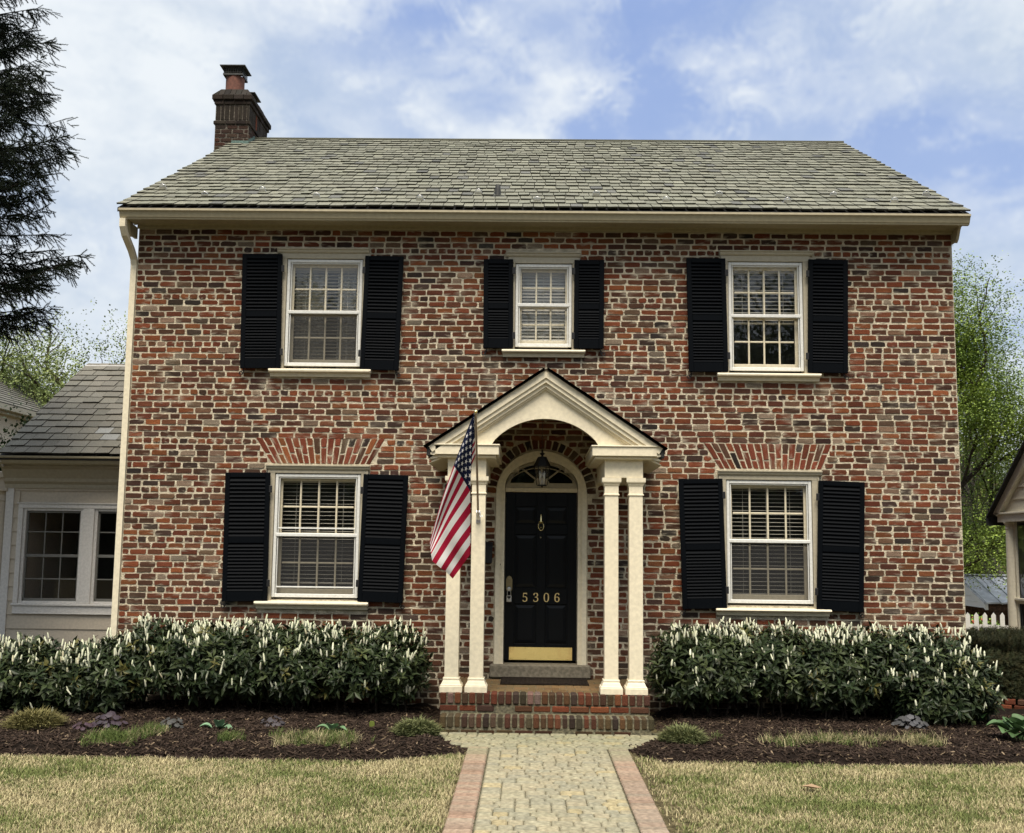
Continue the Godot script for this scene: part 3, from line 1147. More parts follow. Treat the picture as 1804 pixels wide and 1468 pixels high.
func windows() -> void:
	# [x0, x1, y0, y1] of the storm frame, then panes across, head x0, x1, top, sill x0, x1, low, high, screened, blind tilt, slat spacing
	window([-3.166, -2.185, 4.295, 5.703], 4, [-3.30, -2.102, 5.842], [-3.345, -2.032, 4.15, 4.245], 1, 0.12, 0.046, true, 0.0)
	window([-0.19, 0.537, 4.572, 5.664], 3, [-0.316, 0.644, 5.815], [-0.356, 0.711, 4.434, 4.523], 0, -1.0, 0.044, false, 0.0)
	window([2.563, 3.515, 4.289, 5.712], 4, [2.449, 3.648, 5.857], [2.395, 3.71, 4.152, 4.245], 0, -0.42, 0.05, false, 0.62)
	window([-3.218, -2.134, 1.349, 2.902], 4, [-3.339, -2.018, 3.014], [-3.41, -1.985, 1.208, 1.30], 2, -0.13, 0.05, false, 0.14)
	window([2.507, 3.575, 1.347, 2.882], 4, [2.396, 3.707, 3.006], [2.347, 3.772, 1.20, 1.285], 1, -0.13, 0.05, false, 0.0)
	# left edge, right edge, low, high, hinge on the right, sag, swing, slats above and below
	var s := [
		[-3.713, -3.197, 4.253, 5.756, true, 1.3, 3.0, 15, 14], [-2.176, -1.674, 4.246, 5.742, false, -1.4, 2.0, 15, 14],
		[-0.597, -0.214, 4.541, 5.710, true, 0.6, 2.0, 13, 11], [0.563, 0.948, 4.544, 5.708, false, -0.3, 2.0, 13, 11],
		[2.029, 2.535, 4.260, 5.744, true, 1.0, 3.5, 15, 14], [3.548, 4.05, 4.264, 5.741, false, -1.6, 3.0, 15, 14],
		[-3.817, -3.253, 1.298, 2.912, true, 0.9, 3.5, 15, 14], [-2.121, -1.551, 1.312, 2.906, false, -1.5, 2.5, 15, 14],
		[1.930, 2.486, 1.284, 2.899, true, 1.7, 2.5, 16, 15], [3.597, 4.168, 1.278, 2.889, false, -2.3, 3.0, 16, 15]]
	for i in s.size():
		shutter_spots.append([s[i][0], s[i][1], s[i][2], s[i][3]])
		shutter(s[i])


func window(w: Array, cols: int, head: Array, sill: Array, cover: int, tilt: float, gap: float, drapes: bool, lift: float) -> void:
	var o := part("window", house)
	var x0: float = w[0]
	var x1: float = w[1]
	var y0: float = w[2]
	var y1: float = w[3]
	openings.append([x0 - 0.045, x1 + 0.045, y0 - 0.03, y1 + 0.045])
	blocked.append([x0 - 0.095, x1 + 0.095, sill[3] - 0.02, head[2]])
	blocked.append([head[0], head[1], y1 - 0.03, head[2] + 0.004])
	blocked.append([sill[0] + 0.02, sill[1] - 0.02, sill[2] - 0.002, sill[3]])
	# casing
	var mb: MB
	for s in [[x0 - 0.095, x0 - 0.006], [x1 + 0.006, x1 + 0.095]]:
		mb = MB.new()
		mb.bbox(vec(s[0], sill[3] - 0.01, -0.14), vec(s[1], y1 + 0.04, 0.02), 0.006)
		mb.bbox(vec(s[0] + (0.0 if s[0] < x0 else 0.07), sill[3] - 0.01, 0.0), vec(s[1] - (0.07 if s[0] < x0 else 0.0), y1 + 0.04, 0.034), 0.005)
		obj("casing", mb, mt.shadedcream, o)
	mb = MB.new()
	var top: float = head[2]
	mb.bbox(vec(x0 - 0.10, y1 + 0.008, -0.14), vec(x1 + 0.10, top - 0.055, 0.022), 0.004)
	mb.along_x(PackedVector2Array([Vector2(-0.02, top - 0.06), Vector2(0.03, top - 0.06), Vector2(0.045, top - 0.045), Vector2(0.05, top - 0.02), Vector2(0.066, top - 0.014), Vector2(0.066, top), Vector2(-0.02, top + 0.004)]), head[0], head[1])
	obj("head_trim", mb, mt.shadedcream, o)
	mb = MB.new()
	var lo: float = sill[2]
	var hi: float = sill[3]
	mb.along_x(PackedVector2Array([Vector2(-0.14, hi + 0.022), Vector2(-0.14, lo), Vector2(0.045, lo), Vector2(0.052, lo + 0.02), Vector2(0.06, lo + 0.03), Vector2(0.06, lo + 0.042), Vector2(0.098, lo + 0.05), Vector2(0.11, lo + 0.058), Vector2(0.114, hi - 0.02), Vector2(0.108, hi - 0.006), Vector2(0.096, hi)]), sill[0] + 0.012, sill[1] - 0.012)
	mb.along_x(PackedVector2Array([Vector2(0.02, lo + 0.045), Vector2(0.10, lo + 0.052), Vector2(0.112, hi - 0.02), Vector2(0.1, hi - 0.002), Vector2(0.02, hi + 0.002)]), sill[0], sill[1])
	obj("sill", mb, mt.cream, o)
	# storm window: white metal frame with a meeting bar
	var ym := (y0 + y1) * 0.5 + 0.005
	mb = MB.new()
	mb.bbox(vec(x0, y0, -0.03), vec(x0 + 0.038, y1, 0.008), 0.005)
	mb.bbox(vec(x1 - 0.038, y0, -0.03), vec(x1, y1, 0.008), 0.005)
	mb.bbox(vec(x0 + 0.038, y1 - 0.04, -0.03), vec(x1 - 0.038, y1, 0.006), 0.005)
	mb.bbox(vec(x0 + 0.038, y0, -0.03), vec(x1 - 0.038, y0 + 0.045, 0.006), 0.005)
	mb.bbox(vec(x0 + 0.02, ym - 0.022, -0.026), vec(x1 - 0.02, ym + 0.022, 0.011), 0.006)
	for s in [x0 + 0.046, x1 - 0.058]:
		mb.bbox(vec(s, y0 + 0.03, -0.034), vec(s + 0.012, y1 - 0.03, -0.004), 0.003)
	mb.bbox(vec(x0 + 0.05, y1 - 0.056, -0.034), vec(x1 - 0.05, y1 - 0.046, -0.004), 0.003)
	if cover == 2:
		mb.bbox(vec(x0 + 0.05, ym + 0.075, -0.024), vec(x1 - 0.05, ym + 0.092, 0.0), 0.003)
		mb.bbox(vec(x0 + 0.05, y0 + 0.12, -0.024), vec(x1 - 0.05, y0 + 0.138, 0.0), 0.003)
	obj("storm_frame", mb, mt.white, o)
	# sashes, muntins and panes
	for h in 2:
		var a := y0 + 0.03 if h == 0 else ym - 0.012
		var b := ym + 0.012 if h == 0 else y1 - 0.03
		var z := -0.105 if h == 0 else -0.07
		mb = MB.new()
		var l := x0 + 0.03
		var r := x1 - 0.03
		mb.bbox(vec(l, a, z - 0.032), vec(l + 0.05, b, z), 0.004)
		mb.bbox(vec(r - 0.05, a, z - 0.032), vec(r, b, z), 0.004)
		mb.bbox(vec(l + 0.05, a, z - 0.03), vec(r - 0.05, a + (0.075 if h == 0 else 0.04), z - 0.002), 0.004)
		mb.bbox(vec(l + 0.05, b - (0.04 if h == 0 else 0.055), z - 0.03), vec(r - 0.05, b, z - 0.002), 0.004)
		obj("sash", mb, mt.cream, o)
		var ya := a + (0.075 if h == 0 else 0.04)
		var yb := b - (0.04 if h == 0 else 0.055)
		var step := (r - l - 0.1) / cols
		for i in range(1, cols):
			var x := l + 0.05 + step * i
			obj("muntin", bar(vec(x - 0.0115, ya, z - 0.028), vec(x + 0.0115, yb, z - 0.004), 0.005), mt.cream, o)
		var yc := (ya + yb) * 0.5
		for i in cols:
			var x := l + 0.05 + step * i
			obj("muntin", bar(vec(x + 0.0115, yc - 0.0115, z - 0.027), vec(x + step - 0.0115, yc + 0.0115, z - 0.005), 0.005), mt.cream, o)
			for k in 2:
				var p := MB.new()
				var c := [ya, yc - 0.0115] if k == 0 else [yc + 0.0115, yb]
				var bend := ran(-0.0012, 0.0012)
				p.quad(vec(x + 0.0115, c[0], z - 0.018 + bend), vec(x + step - 0.0115, c[0], z - 0.018), vec(x + step - 0.0115, c[1], z - 0.018 - bend), vec(x + 0.0115, c[1], z - 0.018))
				obj("pane", p, mt.glass, o)
	for h in 2:
		var p := MB.new()
		p.quad(vec(x0 + 0.03, y0 + 0.03 if h == 0 else ym, -0.012), vec(x1 - 0.03, y0 + 0.03 if h == 0 else ym, -0.012), vec(x1 - 0.03, ym if h == 0 else y1 - 0.03, -0.012), vec(x0 + 0.03, ym if h == 0 else y1 - 0.03, -0.012))
		if h == 0 and cover > 0:
			obj("insect_screen", p, mt.screen, o)
		else:
			obj("storm_pane", p, mt.glass, o)
	# Venetian blind inside
	var slat := MB.new()
	var wide := x1 - x0 - 0.07
	slat.bbox(vec(-wide * 0.5, -0.0018, -0.024), vec(wide * 0.5, 0.0018, 0.024), 0.0008)
	var sm := slat.mesh()
	var y := y1 - 0.12
	var floor_y := y0 + 0.06 + lift
	var n := 0
	while y > floor_y:
		var s := obj("blind_slat", sm, mt.blind, o)
		s.transform = Transform3D(Basis(Vector3.RIGHT, -tilt + ran(-0.04, 0.04)) * Basis(Vector3(0, 0, 1), ran(-0.002, 0.002)), vec((x0 + x1) * 0.5, y, -0.20))
		y -= gap
		n += 1
	mb = MB.new()
	mb.bbox(vec(x0 + 0.035, y1 - 0.10, -0.23), vec(x1 - 0.035, y1 - 0.04, -0.17), 0.004)
	mb.bbox(vec(x0 + 0.035, floor_y - 0.035, -0.225), vec(x1 - 0.035, floor_y - 0.015, -0.175), 0.004)
	for i in [0.22, 0.5, 0.78]:
		var x := lerpf(x0, x1, i)
		mb.box(vec(x - 0.002, floor_y - 0.02, -0.174), vec(x + 0.002, y1 - 0.05, -0.172))
	obj("blind_rail", mb, mt.blind, o)
	if drapes:
		for s in [[0.05, 0.44], [0.62, 0.98]]:
			var rows := []
			for i in 2:
				var row := PackedVector3Array()
				for j in 25:
					var x := lerpf(x0, x1, lerpf(s[0], s[1], j / 24.0))
					row.append(vec(x, y0 - 0.1 if i == 0 else y1, -0.32 + 0.025 * sin(j * 1.3)))
				rows.append(row)
			mb = MB.new()
			mb.grid(rows)
			obj("curtain", mb, mt.curtain, o)


func shutter(s: Array) -> void:
	var o := part("shutter", house)
	var w: float = s[1] - s[0]
	var h: float = s[3] - s[2]
	var right: bool = s[4]
	o.position = vec(s[1] if right else s[0], s[2], 0.045)
	# the free edge sags a little and stands off the wall
	o.basis = Basis(Vector3(0, 1, 0), deg_to_rad(s[6]) * (1.0 if right else -1.0)) * Basis(Vector3(0, 0, 1), deg_to_rad(s[5] * 0.85))
	var a := -w if right else 0.0
	var t := 0.034
	for x in [a, a + w - 0.062]:
		obj("stile", bar(vec(x, 0, 0), vec(x + 0.062, h, t), 0.005), mt.shutter, o)
	var mid := h * 0.475
	var rails := [[0.0, 0.135], [mid - 0.042, mid + 0.042], [h - 0.062, h]]
	for r in rails:
		obj("rail", bar(vec(a + 0.062, r[0], 0.001), vec(a + w - 0.062, r[1], t - 0.001), 0.004), mt.shutter, o)
	for k in 2:
		var y0: float = rails[k][1]
		var y1: float = rails[k + 1][0]
		var n: int = s[8] if k == 0 else s[7]
		var slat := MB.new()
		slat.bbox(vec(-w * 0.5 + 0.058, -0.003, -0.033), vec(w * 0.5 - 0.058, 0.003, 0.033), 0.0022)
		var m := slat.mesh()
		for i in n:
			var q := obj("slat", m, mt.shutter, o)
			q.transform = Transform3D(Basis(Vector3.RIGHT, 0.98 + ran(-0.05, 0.05)), vec(a + w * 0.5, lerpf(y0, y1, (i + 0.5) / n), t * 0.5))
	# hinges, and the iron scroll that holds it back
	for y in [h * 0.14, h * 0.87]:
		var x := -0.012 if right else -0.028
		obj("hinge", bar(vec(x, y - 0.045, t - 0.006), vec(x + 0.04, y + 0.045, t + 0.006), 0.004), mt.iron, o)
	var d := MB.new()
	var sx := -1.0 if right else 1.0
	var cx: float = (s[0] if right else s[1]) - sx * 0.03
	var pts := []
	var rad := []
	for i in 22:
		var f := i / 21.0
		var ang := lerpf(0.0, -TAU * 1.05, clampf((f - 0.45) / 0.55, 0.0, 1.0))
		var p: Vector3
		if f < 0.45:
			p = vec(0.012 * sin(f / 0.45 * PI), -0.012 - 0.06 * f / 0.45, 0.0)
		else:
			var r := 0.026 * (1.0 - 0.45 * (f - 0.45) / 0.55)
			p = vec(-0.026 + r * cos(ang), -0.072 + r * sin(ang), 0.0)
		pts.append(vec(cx + p.x * sx * -1.0, s[2] + p.y + 0.01, 0.05))
		rad.append(0.0065)
	d.tube(pts, rad, 6)
	d.tube([vec(cx, s[2] - 0.03, -0.01), vec(cx, s[2] - 0.03, 0.055)], [0.008, 0.008], 6)
	obj("shutter_dog", d, mt.iron, house)


func front_door() -> void:
	var o := part("front_door", house)
	var cx := 0.171
	var z := -0.125
	var y0 := 0.595
	var y1 := 2.708
	var x0 := -0.286
	var x1 := 0.628
	# six panels between stiles and rails
	var mb := MB.new()
	mb.box(vec(x0, y0, z - 0.045), vec(x1, y1, z - 0.02))
	var xs := [x0, x0 + 0.125, cx - 0.06, cx + 0.06, x1 - 0.125, x1]
	var ys := [y0, y0 + 0.21, 1.295, 1.50, 2.17, 2.305, 2.525, y1]
	for i in [0, 2, 4]:
		mb.bbox(vec(xs[i], y0, z - 0.03), vec(xs[i + 1], y1, z), 0.006)
	for i in [0, 2, 4, 6]:
		for k in [1, 3]:
			mb.bbox(vec(xs[k] - 0.006, ys[i], z - 0.03), vec(xs[k + 1] + 0.006, ys[i + 1], z - 0.0005), 0.006)
	obj("door_leaf", mb, mt.door, o)
	for i in [1, 3, 5]:
		for k in [1, 3]:
			var p := MB.new()
			var a := vec(xs[k] + 0.014, ys[i] + 0.014, z - 0.026)
			var b := vec(xs[k + 1] - 0.014, ys[i + 1] - 0.014, z - 0.006)
			p.bbox(a, b, 0.004)
			var m := 0.035
			p.quad(vec(a.x + m, a.y + m, b.z + 0.008), vec(b.x - m, a.y + m, b.z + 0.008), vec(b.x - m, b.y - m, b.z + 0.008), vec(a.x + m, b.y - m, b.z + 0.008))
			for q in [[a.x, a.y, b.x, a.y, b.x - m, a.y + m, a.x + m, a.y + m], [b.x, a.y, b.x, b.y, b.x - m, b.y - m, b.x - m, a.y + m], [b.x, b.y, a.x, b.y, a.x + m, b.y - m, b.x - m, b.y - m], [a.x, b.y, a.x, a.y, a.x + m, a.y + m, a.x + m, b.y - m]]:
				p.quad(vec(q[0], q[1], b.z + 0.0005), vec(q[2], q[3], b.z + 0.0005), vec(q[4], q[5], b.z + 0.008), vec(q[6], q[7], b.z + 0.008))
			obj("panel", p, mt.door, o)
	mb = MB.new()
	mb.bbox(vec(-0.222, y0 + 0.008, z), vec(0.572, 0.762, z + 0.003), 0.001)
	for i in 5:
		for y in [y0 + 0.022, 0.745]:
			mb.xf = Transform3D(Basis(Vector3.RIGHT, PI / 2), vec(-0.205 + i * 0.19, y, z + 0.003))
			mb.lathe([[0.0055, 0.0], [0.004, 0.002], [0.0, 0.0025]], Vector3.ZERO, 6)
	mb.xf = Transform3D()
	obj("kick_plate", mb, mt.brass, o)
	# knocker
	mb = MB.new()
	mb.tube([vec(cx - 0.004, 2.425, z + 0.008), vec(cx - 0.004, 2.39, z + 0.012), vec(cx - 0.004, 2.335, z + 0.014)], [0.005, 0.009, 0.012], 8)
	mb.bbox(vec(cx - 0.03, 2.315, z), vec(cx + 0.022, 2.342, z + 0.02), 0.006)
	var ring := []
	var rr := []
	for i in 15:
		var a := lerpf(0.12, 1.0 - 0.12, i / 14.0) * TAU + PI / 2
		ring.append(vec(cx - 0.004 + cos(a) * 0.034, 2.275 + sin(a) * 0.052, z + 0.026))
		rr.append(0.0055)
	mb.tube(ring, rr, 6)
	mb.bbox(vec(cx - 0.012, 2.25, z), vec(cx + 0.006, 2.275, z + 0.018), 0.004)
	obj("knocker", mb, mt.brass, o)
	mb = MB.new()
	mb.xf = Transform3D(Basis(Vector3.RIGHT, PI / 2), vec(cx - 0.006, 2.135, z))
	mb.lathe([[0.009, 0.0], [0.008, 0.006], [0.0, 0.008]], Vector3.ZERO, 10)
	obj("peephole", mb, mt.oldbrass, o)
	# lock set
	mb = MB.new()
	mb.extrude(PackedVector2Array([Vector2(-0.262, 1.46), Vector2(-0.196, 1.46), Vector2(-0.190, 1.49), Vector2(-0.190, 1.60), Vector2(-0.204, 1.635), Vector2(-0.229, 1.648), Vector2(-0.254, 1.635), Vector2(-0.268, 1.60), Vector2(-0.268, 1.49)]), z, z + 0.008)
	mb.xf = Transform3D(Basis(Vector3.RIGHT, PI / 2), vec(-0.229, 1.60, z + 0.008))
	mb.lathe([[0.022, 0.0], [0.02, 0.012], [0.0, 0.014]], Vector3.ZERO, 12)
	obj("lock_plate", mb, mt.oldbrass, o)
	mb = MB.new()
	mb.xf = Transform3D(Basis(Vector3.RIGHT, PI / 2), vec(-0.229, 1.485, z + 0.008))
	mb.lathe([[0.012, 0.0], [0.012, 0.03], [0.027, 0.042], [0.03, 0.056], [0.022, 0.068], [0.0, 0.072]], Vector3.ZERO, 14)
	obj("door_knob", mb, mt.steel, o)
	# house number in brass figures
	var face := SystemFont.new()
	face.font_names = PackedStringArray(["Droid Serif"])
	for i in 4:
		var t := TextMesh.new()
		t.text = "5306"[i]
		t.font = face
		t.font_size = 64
		t.pixel_size = 0.153 / 64.0
		t.depth = 0.006
		t.curve_step = 1.0
		var d := obj("house_number", t, mt.numberbrass, o)
		d.position = vec(-0.025 + i * 0.134, 1.378, z + 0.004)
		d.scale = vec(0.95, 1.0, 1.0)
	# surround: jambs, arch, transom and fanlight
	var sr := part("door_surround", house)
	var ring_poly := func(ri: float, bi: float, ro: float, bo: float, low: float) -> PackedVector2Array:
		var p := PackedVector2Array()
		p.append(Vector2(0.169 + ro, low))
		for i in 29:
			var a := PI * i / 28.0
			p.append(Vector2(0.169 + cos(a) * ro, 2.68 + sin(a) * bo))
		p.append(Vector2(0.169 - ro, low))
		p.append(Vector2(0.169 - ri, low))
		for i in 29:
			var a := PI - PI * i / 28.0
			p.append(Vector2(0.169 + cos(a) * ri, 2.77 + sin(a) * bi))
		p.append(Vector2(0.169 + ri, low))
		return p
	mb = MB.new()
	mb.extrude(ring_poly.call(0.462, 0.33, 0.570, 0.543, 0.565), -0.24, 0.018)
	mb.extrude(ring_poly.call(0.515, 0.39, 0.572, 0.546, 0.565), 0.0, 0.036)
	mb.extrude(ring_poly.call(0.456, 0.324, 0.474, 0.34, 0.565), -0.24, -0.03)
	obj("casing", mb, mt.cream, sr)
	mb = MB.new()
	mb.bbox(vec(-0.30, 2.708, -0.2), vec(0.64, 2.762, -0.07), 0.006)
	obj("transom", mb, mt.cream, sr)
	mb = MB.new()
	var fr := PackedVector2Array()
	for i in 25:
		var a := PI * i / 24.0
		fr.append(Vector2(0.169 + cos(a) * 0.46, 2.78 + sin(a) * 0.325))
	for i in 25:
		var a := PI - PI * i / 24.0
		fr.append(Vector2(0.169 + cos(a) * 0.40, 2.80 + sin(a) * 0.262))
	mb.extrude(fr, -0.125, -0.085)
	mb.bbox(vec(-0.285, 2.763, -0.124), vec(0.623, 2.825, -0.0855), 0.003)
	obj("fanlight_frame", mb, mt.shadedcream, sr)
	for a in [0.66, 1.57, 2.48]:
		mb = MB.new()
		mb.xf = Transform3D(Basis(Vector3(0, 0, 1), a), vec(0.169, 2.815, 0.0))
		mb.bbox(vec(0.09, -0.011, -0.122), vec(0.235 + 0.11 * absf(cos(a)), 0.011, -0.092), 0.004)
		obj("muntin", mb, mt.shadedcream, sr)
	mb = MB.new()
	var half := PackedVector2Array()
	for i in 13:
		var a := PI * i / 12.0
		half.append(Vector2(0.169 + cos(a) * 0.10, 2.82 + sin(a) * 0.08))
	mb.extrude(half, -0.121, -0.091)
	obj("fanlight_hub", mb, mt.shadedcream, sr)
	mb = MB.new()
	for i in 24:
		var a0 := PI * i / 24.0
		var a1 := PI * (i + 1) / 24.0
		mb.tri(vec(0.169, 2.78, -0.11), vec(0.169 + cos(a0) * 0.41, 2.78 + sin(a0) * 0.29, -0.11), vec(0.169 + cos(a1) * 0.41, 2.78 + sin(a1) * 0.29, -0.11))
	obj("pane", mb, mt.glass, sr)
	mb = MB.new()
	mb.col = Color(0.27, 0.238, 0.18)
	mb.bbox(vec(-0.455, 0.405, -0.25), vec(0.792, 0.566, 0.11), 0.014)
	obj("threshold", mb, mt.stone, house)
	mb = MB.new()
	mb.extrude(PackedVector2Array([Vector2(-0.351, 1.765), Vector2(-0.335, 1.791), Vector2(-0.351, 1.817), Vector2(-0.367, 1.791)]), 0.018, 0.026)
	obj("doorbell", mb, mt.iron, house)
	mb = MB.new()
	mb.xf = Transform3D(Basis(Vector3.RIGHT, PI / 2), vec(-0.351, 1.791, 0.026))
	mb.lathe([[0.007, 0.0], [0.006, 0.004], [0.0, 0.005]], Vector3.ZERO, 8)
	obj("bell_button", mb, mt.white, house)


# ---------------------------------------------------------------- stoop and portico

func stoop() -> void:
	var o := thing("front_stoop", "worn brick stoop with two steps below the white columns", "steps")
	var x0 := -0.958
	var x1 := 1.374
	var mb := MB.new()
	mb.box(vec(x0 + 0.012, -0.1, 0.002), vec(x1 - 0.012, 0.388, 1.485))
	mb.box(vec(x0 + 0.03, -0.1, 1.485), vec(x1 - 0.02, 0.183, 1.755))
	obj("mortar_core", mb, mat("mossmortar", lin(0.24, 0.215, 0.135), 0.95, {"grain": "mottle", "bump": "rough", "depth": 0.8, "scale": 2.0}), o)
	var moss := Color(0.085, 0.078, 0.04)
	# upper edge: bricks on edge
	var x := x0
	var n := 29
	for i in n:
		var w := (x1 - x0) / n
		var a := x0 + w * i + 0.007
		var b := x0 + w * (i + 1) - 0.007
		var m := MB.new()
		m.col = brick_tone().lerp(Color(0.09, 0.05, 0.037), 0.35) * ran(0.75, 1.1)
		if rn.randf() < 0.25:
			m.col = m.col.lerp(moss, ran(0.2, 0.6))
		if rn.randf() < 0.15:
			m.col = m.col.lerp(Color(0.42, 0.30, 0.26), 0.4)
		m.bbox(vec(a, 0.283 + ran(-0.003, 0.004), 1.29), vec(b, 0.402 + ran(-0.004, 0.004), 1.502 + ran(-0.008, 0.006)), 0.011)
		obj("brick", m, mt.brick, o)
	# stretcher course below
	x = x0 + 0.004
	while x < x1 - 0.03:
		var b := minf(x + ran(0.185, 0.21), x1 - 0.004)
		var m := MB.new()
		m.col = brick_tone().lerp(Color(0.16, 0.06, 0.035), 0.3)
		if x > x0 + 0.4 and x < x1 - 0.5 and rn.randf() < 0.6:
			m.col = m.col.lerp(moss, ran(0.3, 0.8))
		m.bbox(vec(x, 0.203, 1.35), vec(b, 0.272, 1.492 + ran(-0.008, 0.006)), 0.011)
		obj("brick", m, mt.brick, o)
		x = b + 0.013
	# sides
	for s in [x0, x1]:
		for r in 5:
			var z := 0.01 + (0.1 if r % 2 else 0.0)
			while z < 1.4:
				var e := minf(z + 0.19, 1.42)
				var m := MB.new()
				m.xf = Transform3D(Basis(Vector3(0, 0, -1), Vector3(0, 1, 0), Vector3(1, 0, 0)), vec(x1 - 0.012, 0, 0)) if s == x1 else Transform3D(Basis(Vector3(0, 0, 1), Vector3(0, 1, 0), Vector3(-1, 0, 0)), vec(x0 + 0.012, 0, 0))
				var q := rect(-e, 0.01 + r * 0.078, -z, 0.073 + r * 0.078) if s == x1 else rect(z, 0.01 + r * 0.078, e, 0.073 + r * 0.078)
				brick(m, q, 0.0, 0.012, brick_tone().lerp(moss, ran(0.0, 0.5)), moss)
				obj("brick", m, mt.brick, o)
				z = e + 0.015
	# lower step
	n = 30
	for i in n:
		var w := (x1 + 0.02 - x0 - 0.025) / n
		var a := x0 + 0.022 + w * i + 0.007
		var m := MB.new()
		m.col = brick_tone().lerp(Color(0.06, 0.042, 0.032), 0.6)
		if rn.randf() < 0.35 or i < 2 or i > n - 3:
			m.col = m.col.lerp(moss * 1.2, ran(0.3, 0.7))
		m.bbox(vec(a, 0.068 + ran(-0.003, 0.004), 1.56), vec(a + w - 0.014, 0.193 + ran(-0.004, 0.004), 1.768 + ran(-0.008, 0.008)), 0.013)
		obj("brick", m, mt.brick, o)
	x = x0 + 0.03
	while x < x1 - 0.03:
		var b := minf(x + ran(0.18, 0.21), x1 - 0.01)
		var m := MB.new()
		m.col = Color(0.085, 0.04, 0.025).lerp(moss, ran(0.0, 0.8)) * ran(0.7, 1.2)
		m.bbox(vec(x, -0.02, 1.62), vec(b, 0.056, 1.76 + ran(-0.01, 0.006)), 0.012)
		obj("brick", m, mt.brick, o)
		x = b + 0.013
	# tread behind the lower nosing, and the floor of the porch
	x = x0 + 0.03
	while x < x1 - 0.05:
		var b := minf(x + 0.2, x1 - 0.02)
		var m := MB.new()
		m.col = Color(0.22, 0.2, 0.12) * ran(0.75, 1.15)
		m.bbox(vec(x, 0.15, 1.49), vec(b, 0.188, 1.55), 0.006)
		obj("brick", m, mt.brick, o)
		x = b + 0.012
	var tile := Color(0.25, 0.155, 0.075)
	for r in 7:
		x = x0 + 0.02 - (0.085 if r % 2 else 0.0)
		var z := 1.28 - r * 0.19
		while x < x1 - 0.02:
			var a := maxf(x, x0 + 0.015)
			var b := minf(x + 0.166, x1 - 0.015)
			x += 0.176
			if b - a < 0.03 or z - 0.18 < 0.0 and b > -0.46 and a < 0.79:
				continue
			var m := MB.new()
			m.col = tile * ran(0.75, 1.2)
			m.col = m.col.lerp(Color(0.2, 0.17, 0.09), ran(0.0, 0.5))
			m.bbox(vec(a, 0.36, maxf(z - 0.18, 0.004)), vec(b, 0.398 + ran(-0.002, 0.002), z), 0.006)
			obj("tile", m, mt.brick, o)


